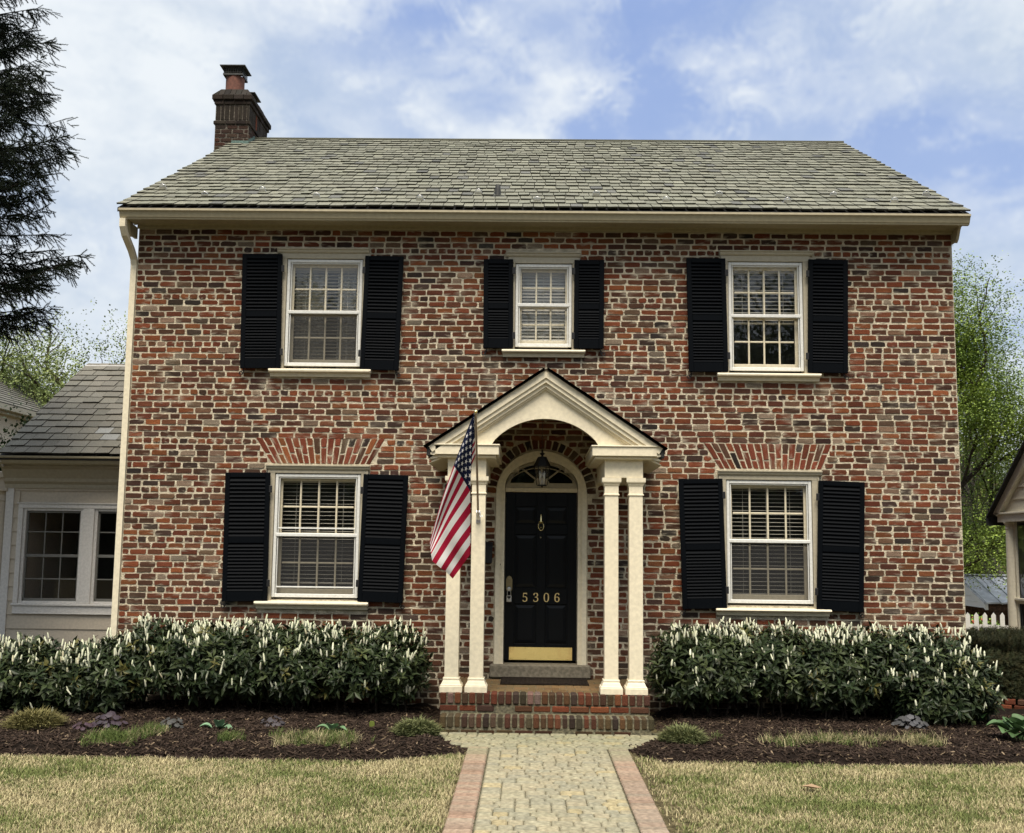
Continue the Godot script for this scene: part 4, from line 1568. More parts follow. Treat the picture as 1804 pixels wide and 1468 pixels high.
func portico() -> void:
	for cx in [-0.838, -0.561, 0.947, 1.223]:
		var o := part("column", house, vec(cx, 0.402, 1.345))
		var mb := MB.new()
		mb.lathe([[0.124, 0.0], [0.124, 0.062], [0.118, 0.066], [0.118, 0.078], [0.108, 0.084], [0.098, 0.112], [0.088, 0.132], [0.092, 0.136], [0.092, 0.15], [0.078, 0.156]], Vector3.ZERO, 4, true)
		obj("base", mb, mt.cream, o)
		obj("shaft", bar(vec(-0.0775, 0.15, -0.0775), vec(0.0775, 2.33, 0.0775), 0.004), mt.cream, o)
		mb = MB.new()
		mb.lathe([[0.078, 2.2], [0.088, 2.206], [0.088, 2.218], [0.0785, 2.224], [0.0785, 2.31], [0.086, 2.318], [0.092, 2.336], [0.106, 2.352], [0.108, 2.362], [0.108, 2.404], [0.0, 2.404]], Vector3.ZERO, 4, true)
		obj("capital", mb, mt.cream, o)
	for s in [[-0.92, -0.482, -1.06, -0.338], [0.868, 1.304, 0.722, 1.45]]:
		var o := part("entablature", house)
		obj("beam", bar(vec(s[0], 2.806, 0.003), vec(s[1], 3.04, 1.425), 0.004), mt.cream, o)
		var mb := MB.new()
		mb.bbox(vec(s[2] + 0.03, 3.012, 0.003), vec(s[3] - 0.03, 3.046, 1.50), 0.012)
		mb.bbox(vec(s[2], 3.046, 0.003), vec(s[3], 3.15, 1.535), 0.004)
		mb.bbox(vec(s[2] - 0.012, 3.15, 0.003), vec(s[3] + 0.012, 3.166, 1.55), 0.004)
		obj("cornice", mb, mt.cream, o)
	# gable front with its segmental arch
	var apex := 3.995
	var mid := 0.19
	var slope := 0.672
	var gab := part("pediment", house)
	var p := PackedVector2Array()
	p.append(Vector2(-1.02, 3.167))
	for i in 25:
		var f := lerpf(-1.0, 1.0, i / 24.0)
		var ang := f * 0.879
		p.append(Vector2(0.187 + 0.797 * sin(ang), 3.474 - 0.797 + 0.797 * cos(ang) - (0.0)))
	p.append(Vector2(1.40, 3.167))
	p.append(Vector2(mid, 3.167 + 1.21 * slope))
	p[1].y = 3.167
	p[25].y = 3.167
	var mb := MB.new()
	mb.extrude(p, 1.385, 1.43)
	obj("tympanum", mb, mt.cream, gab)
	# raking cornice in three bands
	for b in [[0.0, 0.075, 1.535], [0.07, 0.118, 1.515], [0.115, 0.158, 1.485], [0.155, 0.18, 1.458]]:
		mb = MB.new()
		for s in [-1.0, 1.0]:
			var e := 1.325
			var q := PackedVector2Array([Vector2(mid, apex + 0.03 - b[0] * 1.2), Vector2(mid + s * e, apex + 0.03 - b[0] * 1.2 - slope * e), Vector2(mid + s * (e - b[1] * 0.55), apex + 0.03 - b[1] * 1.2 - slope * (e - b[1] * 0.55)), Vector2(mid, apex + 0.03 - b[1] * 1.2)])
			mb.extrude(q, 0.01, b[2] + (0.0 if s < 0 else -0.001))
		obj("raking_cornice", mb, mt.cream, gab)
	# ceiling and roof
	mb = MB.new()
	mb.box(vec(-0.33, 3.62, 0.004), vec(0.71, 3.64, 1.384))
	obj("ceiling", mb, mt.shadedcream, gab)
	var ro := part("porch_roof", house)
	mb = MB.new()
	for s in [-1.0, 1.0]:
		var q := PackedVector2Array([Vector2(mid, apex + 0.032), Vector2(mid + s * 1.34, apex + 0.032 - slope * 1.34), Vector2(mid + s * 1.34, apex + 0.037 - slope * 1.34), Vector2(mid, apex + 0.037)])
		mb.extrude(q, 0.006, 1.55)
	obj("roof_deck", mb, mt.roofdark, ro)
	for s in [-1.0, 1.0]:
		var f := Transform3D(Basis(Vector3(0, 0, s), Vector3(-s, slope, 0).normalized(), Vector3(s * slope, 1, 0).normalized()), vec(mid + s * 1.36, apex + 0.037 - slope * 1.36, 0.0))
		for r in 8:
			var z := 0.01
			var m := MB.new()
			while z < 1.57:
				var e := minf(z + ran(0.14, 0.2), 1.575 + ran(-0.01, 0.012))
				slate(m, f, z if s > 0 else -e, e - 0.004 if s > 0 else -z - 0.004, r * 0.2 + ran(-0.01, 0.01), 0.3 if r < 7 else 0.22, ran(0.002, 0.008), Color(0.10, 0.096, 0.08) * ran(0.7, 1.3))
				z = e
			obj("slate_course", m, mt.slate, ro)
	mb = MB.new()
	for s in [-1.0, 1.0]:
		mb.bbox(vec(mid + s * 1.325 - 0.02, apex - 0.01 - slope * 1.33 - 0.06, 0.01), vec(mid + s * 1.325 + 0.02, apex + 0.025 - slope * 1.33, 1.53), 0.004)
	obj("eave_trim", mb, mt.roofdark, ro)


# ---------------------------------------------------------------- the wing on the left

func wing() -> void:
	var o := thing("side_wing", "low clapboard wing with grey slate roof left of the brick house", "house wing")
	var z := -2.5
	# body
	var mb := MB.new()
	var wins := [[-7.60, -6.66], [-6.52, -5.60]]
	var ylo := 1.09
	var yhi := 2.50
	mb.box(vec(-7.80, -0.1, z - 0.2), vec(-7.60, 3.0, z))
	mb.box(vec(-7.60, -0.1, z - 0.2), vec(XL - 0.001, ylo, z))
	mb.box(vec(-7.60, yhi, z - 0.2), vec(XL - 0.001, 3.0, z))
	mb.box(vec(-6.66, ylo, z - 0.2), vec(-6.52, yhi, z))
	mb.box(vec(-5.60, ylo, z - 0.2), vec(XL - 0.001, yhi, z))
	mb.box(vec(-7.80, -0.1, -7.5), vec(-7.60, 3.0, z - 0.2))
	mb.box(vec(-7.60, -0.1, -7.5), vec(XL - 0.001, 3.0, -7.3))
	obj("wall", mb, mt.siding, o)
	mb = MB.new()
	mb.box(vec(-7.59, 0.2, -4.6), vec(XL - 0.02, 3.0, -4.5))
	mb.box(vec(-7.59, 0.2, -4.5), vec(XL - 0.02, 0.3, z - 0.21))
	obj("floor", mb, mt.room, o)
	# wide clapboards, each lapped over the one below
	var y := 0.1
	var laps := []
	while y < 2.98:
		laps.append(y)
		y += 0.205
	for a in laps:
		var b: float = a + 0.205
		var spans := [[-7.745, XL - 0.004]]
		if a < 2.60 and b > 0.95:
			spans = [[-7.745, -7.66]]
			if a < 0.95:
				spans.append([-7.66, XL - 0.004])
		for s in spans:
			var m := MB.new()
			var low: float = a
			var high := b + 0.012
			if s[0] == -7.66:
				high = 0.935
			m.along_x(PackedVector2Array([Vector2(z + 0.001, low), Vector2(z + 0.024, low), Vector2(z + 0.026, low + 0.006), Vector2(z + 0.008, high), Vector2(z + 0.001, high)]), s[0], s[1])
			obj("clapboard", m, mt.siding, o)
	# corner board, window trim
	obj("corner_board", bar(vec(-7.865, 0.05, z - 0.02), vec(-7.745, 2.80, z + 0.034), 0.004), mt.greywhite, o)
	mb = MB.new()
	mb.bbox(vec(-7.66, 2.50, z), vec(XL - 0.01, 2.565, z + 0.045), 0.006)
	mb.bbox(vec(-7.68, 2.565, z), vec(XL - 0.01, 2.585, z + 0.06), 0.005)
	mb.bbox(vec(-7.66, 1.09, z), vec(-7.585, 2.50, z + 0.044), 0.006)
	mb.bbox(vec(-6.675, 1.09, z), vec(-6.505, 2.50, z + 0.044), 0.006)
	mb.bbox(vec(-5.61, 1.09, z), vec(-5.52, 2.50, z + 0.044), 0.006)
	mb.bbox(vec(-7.68, 1.055, z), vec(XL - 0.01, 1.09, z + 0.06), 0.006)
	mb.bbox(vec(-7.66, 0.955, z), vec(XL - 0.01, 1.055, z + 0.038), 0.005)
	mb.bbox(vec(-7.66, 0.935, z), vec(XL - 0.01, 0.955, z + 0.05), 0.004)
	obj("window_trim", mb, mt.greywhite, o)
	for w in wins:
		var p := part("window", o)
		mb = MB.new()
		var x0: float = w[0] + 0.03
		var x1: float = w[1] - 0.03
		mb.bbox(vec(x0 - 0.015, ylo, z - 0.05), vec(x0 + 0.03, yhi, z + 0.02), 0.004)
		mb.bbox(vec(x1 - 0.03, ylo, z - 0.05), vec(x1 + 0.015, yhi, z + 0.02), 0.004)
		mb.bbox(vec(x0 + 0.03, yhi - 0.035, z - 0.05), vec(x1 - 0.03, yhi, z + 0.02), 0.004)
		mb.bbox(vec(x0 + 0.03, ylo, z - 0.05), vec(x1 - 0.03, ylo + 0.035, z + 0.02), 0.004)
		obj("frame", mb, mt.greywhite, p)
		mb = MB.new()
		var ym := (ylo + yhi) * 0.5
		mb.bbox(vec(x0 + 0.03, ym - 0.022, z - 0.045), vec(x1 - 0.03, ym + 0.022, z - 0.01), 0.004)
		mb.bbox(vec(x0 + 0.03, ylo + 0.035, z - 0.045), vec(x1 - 0.03, ylo + 0.075, z - 0.012), 0.004)
		mb.bbox(vec(x0 + 0.03, yhi - 0.065, z - 0.045), vec(x1 - 0.03, yhi - 0.035, z - 0.012), 0.004)
		for x in [x0 + 0.03, x1 - 0.055]:
			mb.bbox(vec(x, ylo + 0.03, z - 0.045), vec(x + 0.025, yhi - 0.03, z - 0.012), 0.004)
		obj("sash", mb, mt.sashgrey, p)
		for i in [1, 2]:
			var x := lerpf(x0 + 0.055, x1 - 0.055, i / 3.0)
			obj("muntin", bar(vec(x - 0.009, ylo + 0.075, z - 0.035), vec(x + 0.009, yhi - 0.06, z - 0.018), 0.003), mt.sashgrey, p)
		for h in [ylo + 0.36, yhi - 0.35]:
			obj("muntin", bar(vec(x0 + 0.05, h - 0.009, z - 0.034), vec(x1 - 0.05, h + 0.009, z - 0.019), 0.003), mt.sashgrey, p)
		for i in 3:
			for k in 4:
				var a := lerpf(x0 + 0.055, x1 - 0.055, i / 3.0)
				var b := lerpf(x0 + 0.055, x1 - 0.055, (i + 1) / 3.0)
				var hs := [ylo + 0.05, ylo + 0.36, ym, yhi - 0.35, yhi - 0.05]
				mb = MB.new()
				mb.quad(vec(a, hs[k], z - 0.026 + ran(-0.001, 0.001)), vec(b, hs[k], z - 0.026), vec(b, hs[k + 1], z - 0.026), vec(a, hs[k + 1], z - 0.026))
				obj("pane", mb, mt.glass, p)
	# eave
	mb = MB.new()
	var g := z + 0.4
	mb.along_x(PackedVector2Array([Vector2(g - 0.11, 3.14), Vector2(g - 0.05, 3.14), Vector2(g - 0.03, 3.16), Vector2(g, 3.225), Vector2(g + 0.018, 3.235), Vector2(g + 0.018, 3.262), Vector2(g + 0.006, 3.262), Vector2(g - 0.03, 3.2), Vector2(g - 0.11, 3.2)]), -7.90, XL - 0.1)
	obj("gutter", mb, mt.khaki, o)
	mb = MB.new()
	mb.along_x(PackedVector2Array([Vector2(z, 2.80), Vector2(z + 0.05, 2.80), Vector2(z + 0.055, 2.86), Vector2(z + 0.10, 2.90), Vector2(z + 0.11, 2.95), Vector2(z + 0.2, 3.08), Vector2(z + 0.28, 3.12), Vector2(z + 0.28, 3.22), Vector2(z, 3.22)]), -7.88, XL - 0.002)
	obj("cornice", mb, mt.shadedcream, o)
	mb = MB.new()
	mb.lathe([[0.095, 2.52], [0.095, 2.60], [0.108, 2.612], [0.108, 2.63], [0.097, 2.64], [0.097, 2.70], [0.12, 2.73], [0.13, 2.75], [0.0, 2.75]], vec(-7.975, 0.0, z - 0.1), 20)
	mb.lathe([[0.15, 0.05], [0.15, 0.12], [0.13, 0.16], [0.115, 0.2], [0.115, 0.9], [0.095, 2.53]], vec(-7.975, 0.0, z - 0.1), 20)
	obj("porch_column", mb, mt.siding, o)
	mb = MB.new()
	mb.bbox(vec(-9.6, 2.752, z - 0.24), vec(-7.84, 2.80, z + 0.06), 0.006)
	mb.bbox(vec(-9.6, 2.80, z - 0.22), vec(-7.88, 2.95, z + 0.03), 0.006)
	mb.bbox(vec(-9.6, 2.95, z - 3.0), vec(-7.88, 3.05, z + 0.09), 0.01)
	obj("porch_beam", mb, mt.siding, o)
	# roof
	var s := 0.62
	var r := part("roof", o)
	mb = MB.new()
	mb.xf = Transform3D(Basis(Vector3(0, 0, 1), Vector3(0, 1, 0), Vector3(-1, 0, 0)), Vector3.ZERO)
	mb.extrude(PackedVector2Array([Vector2(g, 3.25), Vector2(g, 3.2), Vector2(-5.02, 4.98), Vector2(-7.9, 3.2), Vector2(-7.9, 3.25), Vector2(-5.02, 5.05)]), -XL + 0.003, 7.83)
	obj("roof_deck", mb, mt.roofdark, r)
	var f := Transform3D(Basis(Vector3(1, 0, 0), Vector3(0, s, -1).normalized(), Vector3(0, 1, s).normalized()), Vector3(0, 3.268, g + 0.015))
	slates(r, f, -7.84, XL - 0.01, 15, 0.2275, 0.225, [Color(0.23, 0.213, 0.172), Color(0.34, 0.315, 0.25), Color(0.42, 0.42, 0.39), 0.03], 300)
	obj("ridge_cap", bar(vec(-7.83, 5.055, -5.1), vec(XL - 0.01, 5.095, -4.94), 0.01), mt.greywhite, r)
	mb = MB.new()
	mb.xf = Transform3D(Basis(Vector3(0, 0, 1), Vector3(0, 1, 0), Vector3(-1, 0, 0)), Vector3.ZERO)
	mb.extrude(PackedVector2Array([Vector2(g, 3.19), Vector2(g - 0.1, 3.1), Vector2(-5.02, 4.86), Vector2(-7.8, 3.1), Vector2(-7.9, 3.19), Vector2(-5.02, 4.99)]), 7.80, 7.825)
	mb.extrude(PackedVector2Array([Vector2(z - 0.01, 2.99), Vector2(-5.02, 4.9), Vector2(-7.5, 3.0)]), 7.6, 7.78)
	obj("rake_board", mb, mt.greywhite, r)


# ---------------------------------------------------------------- beyond the house

func neighbours() -> void:
	# screened porch of the house on the right; its gable end faces this house
	var o := thing("neighbour_porch", "cream screened porch with round column and clapboard gable on the right", "porch")
	var X := 8.1
	var side := Transform3D(Basis(Vector3(0, 0, 1), Vector3(0, 1, 0), Vector3(-1, 0, 0)), Vector3.ZERO)
	var mb := MB.new()
	mb.xf = side
	mb.extrude(PackedVector2Array([Vector2(-5.05, 2.69), Vector2(-2.3, 4.75), Vector2(0.4, 2.69)]), -X - 0.2, -X - 0.06)
	obj("gable", mb, mt.palecream, o)
	for i in 9:
		var y := 2.70 + i * 0.2
		var a := -5.0 + (y - 2.69) / 0.755 + 0.1
		var b := 0.35 - (y - 2.69) / 0.755 - 0.1
		if b - a < 0.1:
			break
		mb = MB.new()
		mb.xf = side
		mb.extrude(PackedVector2Array([Vector2(a, y), Vector2(b, y), Vector2(b - 0.25, y + 0.2), Vector2(a + 0.25, y + 0.2)]), -X - 0.06, -X - 0.045)
		mb.extrude(PackedVector2Array([Vector2(a, y - 0.004), Vector2(b, y - 0.004), Vector2(b, y + 0.018), Vector2(a, y + 0.018)]), -X - 0.045, -X - 0.028)
		obj("clapboard", mb, mt.palecream, o)
	mb = MB.new()
	mb.xf = side
	for s in [-1.0, 1.0]:
		var e: float = -2.325 + s * 2.9
		mb.extrude(PackedVector2Array([Vector2(e, 2.68), Vector2(-2.325, 4.87), Vector2(-2.325, 4.68), Vector2(e - s * 0.16, 2.63)]), -X - 0.06, -X + (0.03 if s < 0 else 0.028))
	obj("rake_board", mb, mt.palecream, o)
	mb = MB.new()
	mb.xf = side
	for s in [-1.0, 1.0]:
		var e: float = -2.325 + s * 3.02
		mb.extrude(PackedVector2Array([Vector2(e, 2.625), Vector2(-2.325, 4.9), Vector2(-2.325, 4.875), Vector2(e + s * -0.02, 2.6)]), -X - 4.0, -X + (0.11 if s < 0 else 0.108))
		mb.extrude(PackedVector2Array([Vector2(e - 0.05, 2.48), Vector2(e + 0.05, 2.48), Vector2(e + 0.05, 2.63), Vector2(e - 0.05, 2.63)]), -X - 4.0, -X + 0.08)
	obj("roof", mb, mt.roofdark, o)
	mb = MB.new()
	mb.box(vec(X + 0.0, 2.53, -5.12), vec(X + 0.24, 2.685, 0.4))
	mb.box(vec(X + 0.24, 2.53, -5.12), vec(X + 4.0, 2.685, -4.9))
	mb.bbox(vec(X - 0.03, 2.655, -5.15), vec(X + 0.26, 2.69, 0.42), 0.006)
	obj("beam", mb, mt.palecream, o)
	for z in [-4.86, -2.2, 0.2]:
		mb = MB.new()
		mb.lathe([[0.135, 0.42], [0.135, 0.52], [0.12, 0.56], [0.11, 0.6], [0.11, 1.2], [0.092, 2.40], [0.10, 2.41], [0.10, 2.43], [0.092, 2.44], [0.092, 2.47], [0.115, 2.5], [0.125, 2.51], [0.125, 2.53], [0.0, 2.53]], vec(X + 0.12, 0.0, z), 18)
		obj("column", mb, mt.palecream, o)
	mb = MB.new()
	for z in [-4.72, -2.36, -2.04]:
		mb.bbox(vec(X + 0.1, 0.42, z - 0.025), vec(X + 0.15, 2.53, z + 0.025), 0.004)
	mb.bbox(vec(X + 0.07, 1.22, -4.75), vec(X + 0.18, 1.26, 0.1), 0.006)
	mb.bbox(vec(X + 0.1, 1.17, -4.75), vec(X + 0.16, 1.22, 0.1), 0.006)
	obj("rail", mb, mt.palecream, o)
	for i in 30:
		var z := -4.66 + i * 0.155
		obj("baluster", bar(vec(X + 0.115, 0.5, z), vec(X + 0.135, 1.17, z + 0.02), 0.003), mt.iron, o)
	mb = MB.new()
	mb.quad(vec(X + 0.14, 0.42, -4.72), vec(X + 0.14, 0.42, 0.1), vec(X + 0.14, 2.53, 0.1), vec(X + 0.14, 2.53, -4.72))
	obj("screen", mb, mt.wirescreen, o)
	mb = MB.new()
	mb.box(vec(X - 0.05, -0.3, -5.1), vec(X + 4.0, 0.42, 0.4))
	mb.box(vec(X + 3.9, 0.42, -5.0), vec(X + 4.0, 2.6, 0.4))
	mb.box(vec(X + 0.25, 2.69, -5.0), vec(X + 4.0, 2.72, 0.3))
	obj("deck", mb, mt.timber, o)
	# low shed with a standing-seam metal roof, far behind on the right
	o = thing("garden_shed", "low white shed with pale metal roof beyond the picket fence", "shed")
	var sx := 12.45
	mb = MB.new()
	mb.xf = side
	mb.extrude(PackedVector2Array([Vector2(-16.35, 0.50), Vector2(-16.35, 0.6), Vector2(-18.0, 1.22), Vector2(-19.6, 0.6), Vector2(-19.6, 0.50)]), -sx - 0.12, -sx - 0.02)
	obj("gable", mb, mt.white, o)
	for i in 4:
		var y := 0.50 + i * 0.15
		mb = MB.new()
		mb.xf = side
		mb.extrude(PackedVector2Array([Vector2(-16.45 - i * 0.4, y), Vector2(-16.45 - i * 0.4, y + 0.012), Vector2(-19.5 + i * 0.4, y + 0.012), Vector2(-19.5 + i * 0.4, y)]), -sx - 0.02, -sx)
		obj("clapboard", mb, mt.white, o)
	mb = MB.new()
	mb.xf = side
	mb.extrude(PackedVector2Array([Vector2(-16.1, 0.60), Vector2(-18.0, 1.31), Vector2(-18.0, 1.19), Vector2(-16.1, 0.46)]), -sx - 0.03, -sx + 0.05)
	obj("rake_board", mb, mt.white, o)
	mb = MB.new()
	mb.xf = side
	mb.extrude(PackedVector2Array([Vector2(-16.15, 0.66), Vector2(-18.0, 1.33), Vector2(-19.9, 0.64), Vector2(-19.9, 0.60), Vector2(-18.0, 1.29), Vector2(-16.15, 0.62)]), -sx - 5.0, -sx + 0.06)
	obj("roof", mb, mt.metalroof, o)
	for i in 13:
		var f := Transform3D(Basis(Vector3(1, 0, 0), Vector3(0, 0.73, -1.95).normalized(), Vector3(0, 1.95, 0.73).normalized()), vec(sx + 0.0 + i * 0.4, 0.60, -16.05))
		mb = MB.new()
		mb.xf = f
		mb.bbox(vec(-0.018, 0.01, 0.0), vec(0.018, 2.07, 0.045), 0.005)
		obj("standing_seam", mb, mt.metalroof, o)
	obj("ridge_cap", bar(vec(sx - 0.06, 1.31, -18.09), vec(sx + 5.0, 1.375, -17.91), 0.01), mt.metalroof, o)
	for z in [-16.5, -19.5]:
		for x in [sx + 0.35, sx + 2.6, sx + 4.8]:
			obj("post", bar(vec(x, -1.6, z - 0.07), vec(x + 0.14, 0.56, z + 0.07), 0.008), mt.timber, o)
	mb = MB.new()
	mb.box(vec(sx + 0.1, 0.42, -16.5), vec(sx + 5.0, 0.55, -16.4))
	mb.box(vec(sx + 0.1, -1.6, -19.45), vec(sx + 5.0, 0.55, -19.4))
	obj("frame", mb, mt.timber, o)
	# picket fence
	o = thing("picket_fence", "short run of white pointed picket fence behind the dark yew hedge", "fence")
	for i in 22:
		var x := 8.92 + i * 0.135
		var z := -8.6 + i * 0.09
		var y := gh(x, z)
		mb = MB.new()
		mb.xf = Transform3D(Basis(Vector3.UP, -0.5), vec(x, 0.0, z))
		var top := 0.80 + i * 0.006
		mb.extrude(PackedVector2Array([Vector2(-0.042, y), Vector2(0.042, y), Vector2(0.042, top - 0.06), Vector2(0.0, top), Vector2(-0.042, top - 0.06)]), -0.012, 0.012)
		obj("picket", mb, mt.white, o)
	mb = MB.new()
	mb.xf = Transform3D(Basis(Vector3.UP, -0.585), vec(8.8, 0.0, -8.66))
	mb.box(vec(0.0, 0.5, -0.05), vec(3.5, 0.57, -0.02))
	mb.box(vec(0.0, -0.3, -0.05), vec(3.5, -0.22, -0.02))
	obj("fence_rail", mb, mt.white, o)
	# roof of the next house on the left
	o = thing("neighbour_house", "neighbouring house of which only a grey roof slope shows at far left", "house")
	mb = MB.new()
	mb.box(vec(-21.0, -0.1, -23.2), vec(-13.5, 5.35, -6.5))
	obj("wall", mb, mt.siding, o)
	mb = MB.new()
	for r in 16:
		var a := r / 16.0
		var b := (r + 1.25) / 16.0
		for i in 36:
			var z0 := lerpf(-6.0, -23.5, i / 36.0)
			var z1 := lerpf(-6.0, -23.5, (i + 0.985) / 36.0)
			var ends := [maxf(z0, lerpf(-23.5, -20.0, a)), maxf(z1, lerpf(-23.5, -20.0, a))]
			if ends[0] - ends[1] < 0.01:
				continue
			var p := vec(lerpf(-13.2, -16.0, a), lerpf(5.43, 7.05, a) + 0.03, 0)
			var q := vec(lerpf(-13.2, -16.0, b), lerpf(5.43, 7.05, b) + 0.004, 0)
			var k := Color(0.17, 0.165, 0.14) * ran(0.85, 1.15)
			mb.quad(p + vec(0, 0, ends[0]), p + vec(0, 0, ends[1]), q + vec(0, 0, ends[1]), q + vec(0, 0, ends[0]), k)
			mb.quad(p + vec(0, -0.03, ends[0]), p + vec(0, -0.03, ends[1]), p + vec(0, 0, ends[1]), p + vec(0, 0, ends[0]), k * 0.4)
	mb.tri3(vec(-13.2, 5.42, -23.5), vec(-18.8, 5.42, -23.5), vec(-16.0, 7.04, -20.0), Color(0.15, 0.15, 0.12), Color(0.15, 0.15, 0.12), Color(0.15, 0.15, 0.12))
	mb.quad(vec(-18.8, 5.42, -23.5), vec(-18.8, 5.42, -6.0), vec(-16.0, 7.05, -6.0), vec(-16.0, 7.05, -20.0), Color(0.15, 0.15, 0.12))
	mb.tri3(vec(-18.8, 5.42, -6.0), vec(-13.2, 5.42, -6.0), vec(-16.0, 7.05, -6.0), Color(0.15, 0.15, 0.12), Color(0.15, 0.15, 0.12), Color(0.15, 0.15, 0.12))
	stuff(obj("slates", mb, mt.slate, o))
	mb = MB.new()
	mb.box(vec(-13.26, 5.27, -23.5), vec(-13.12, 5.41, -6.0))
	mb.box(vec(-13.5, 5.2, -23.4), vec(-13.3, 5.36, -6.0))
	obj("eave_gutter", mb, mt.shadedcream, o)
	# wires
	for w in [["sagging dark overhead cable running from the brick house towards the porch gable", vec(11.2, 2.9, -14.0), vec(13.3, 4.1, -13.0)], ["thin level dark cable crossing just above the metal shed roof", vec(10.8, 1.45, -15.0), vec(14.5, 1.42, -15.0)]]:
		mb = MB.new()
		var pts := []
		var rad := []
		for i in 9:
			var f := i / 8.0
			pts.append(w[1].lerp(w[2], f) - vec(0, 0.06 * sin(f * PI), 0))
			rad.append(0.011)
		mb.tube(pts, rad, 5)
		tag(obj("overhead_cable", mb, mt.iron), w[0], "cable")


# ---------------------------------------------------------------- flag and things by the door

func flag_cloth() -> ImageTexture:
	var w := 1216
	var h := 728
	var im := Image.create_empty(w, h, false, Image.FORMAT_RGB8)
	var red := Color(0.30, 0.008, 0.03).linear_to_srgb()
	var white := Color(0.66, 0.64, 0.62).linear_to_srgb()
	var blue := Color(0.006, 0.010, 0.032).linear_to_srgb()
	for i in 13:
		im.fill_rect(Rect2i(0, h * i / 13, w, h * (i + 1) / 13 - h * i / 13), red if i % 2 == 0 else white)
	var cw := int(w * 0.4)
	var ch := h * 7 / 13
	im.fill_rect(Rect2i(0, 0, cw, ch), blue)
	var star := PackedVector2Array()
	var r := ch * 0.062
	for i in 10:
		var a := PI * i / 5.0 - PI / 2
		star.append(Vector2(cos(a), sin(a)) * (r if i % 2 == 0 else r * 0.39))
	for row in 9:
		for k in (6 if row % 2 == 0 else 5):
			var c := Vector2(cw * (k * 2 + 1 + row % 2) / 12.0, ch * (row + 1) / 10.0)
			for y in range(int(c.y - r) - 1, int(c.y + r) + 2):
				for x in range(int(c.x - r) - 1, int(c.x + r) + 2):
					if Geometry2D.is_point_in_polygon(Vector2(x + 0.5, y + 0.5) - c, star):
						im.set_pixel(x, y, white)
	return ImageTexture.create_from_image(im)


func pick(table: Array, f: float) -> Vector3:
	for i in table.size() - 1:
		if f <= table[i + 1][0] or i == table.size() - 2:
			var g: float = clampf((f - table[i][0]) / (table[i + 1][0] - table[i][0]), 0.0, 1.0)
			return table[i][1].lerp(table[i + 1][1], g)
	return Vector3.ZERO


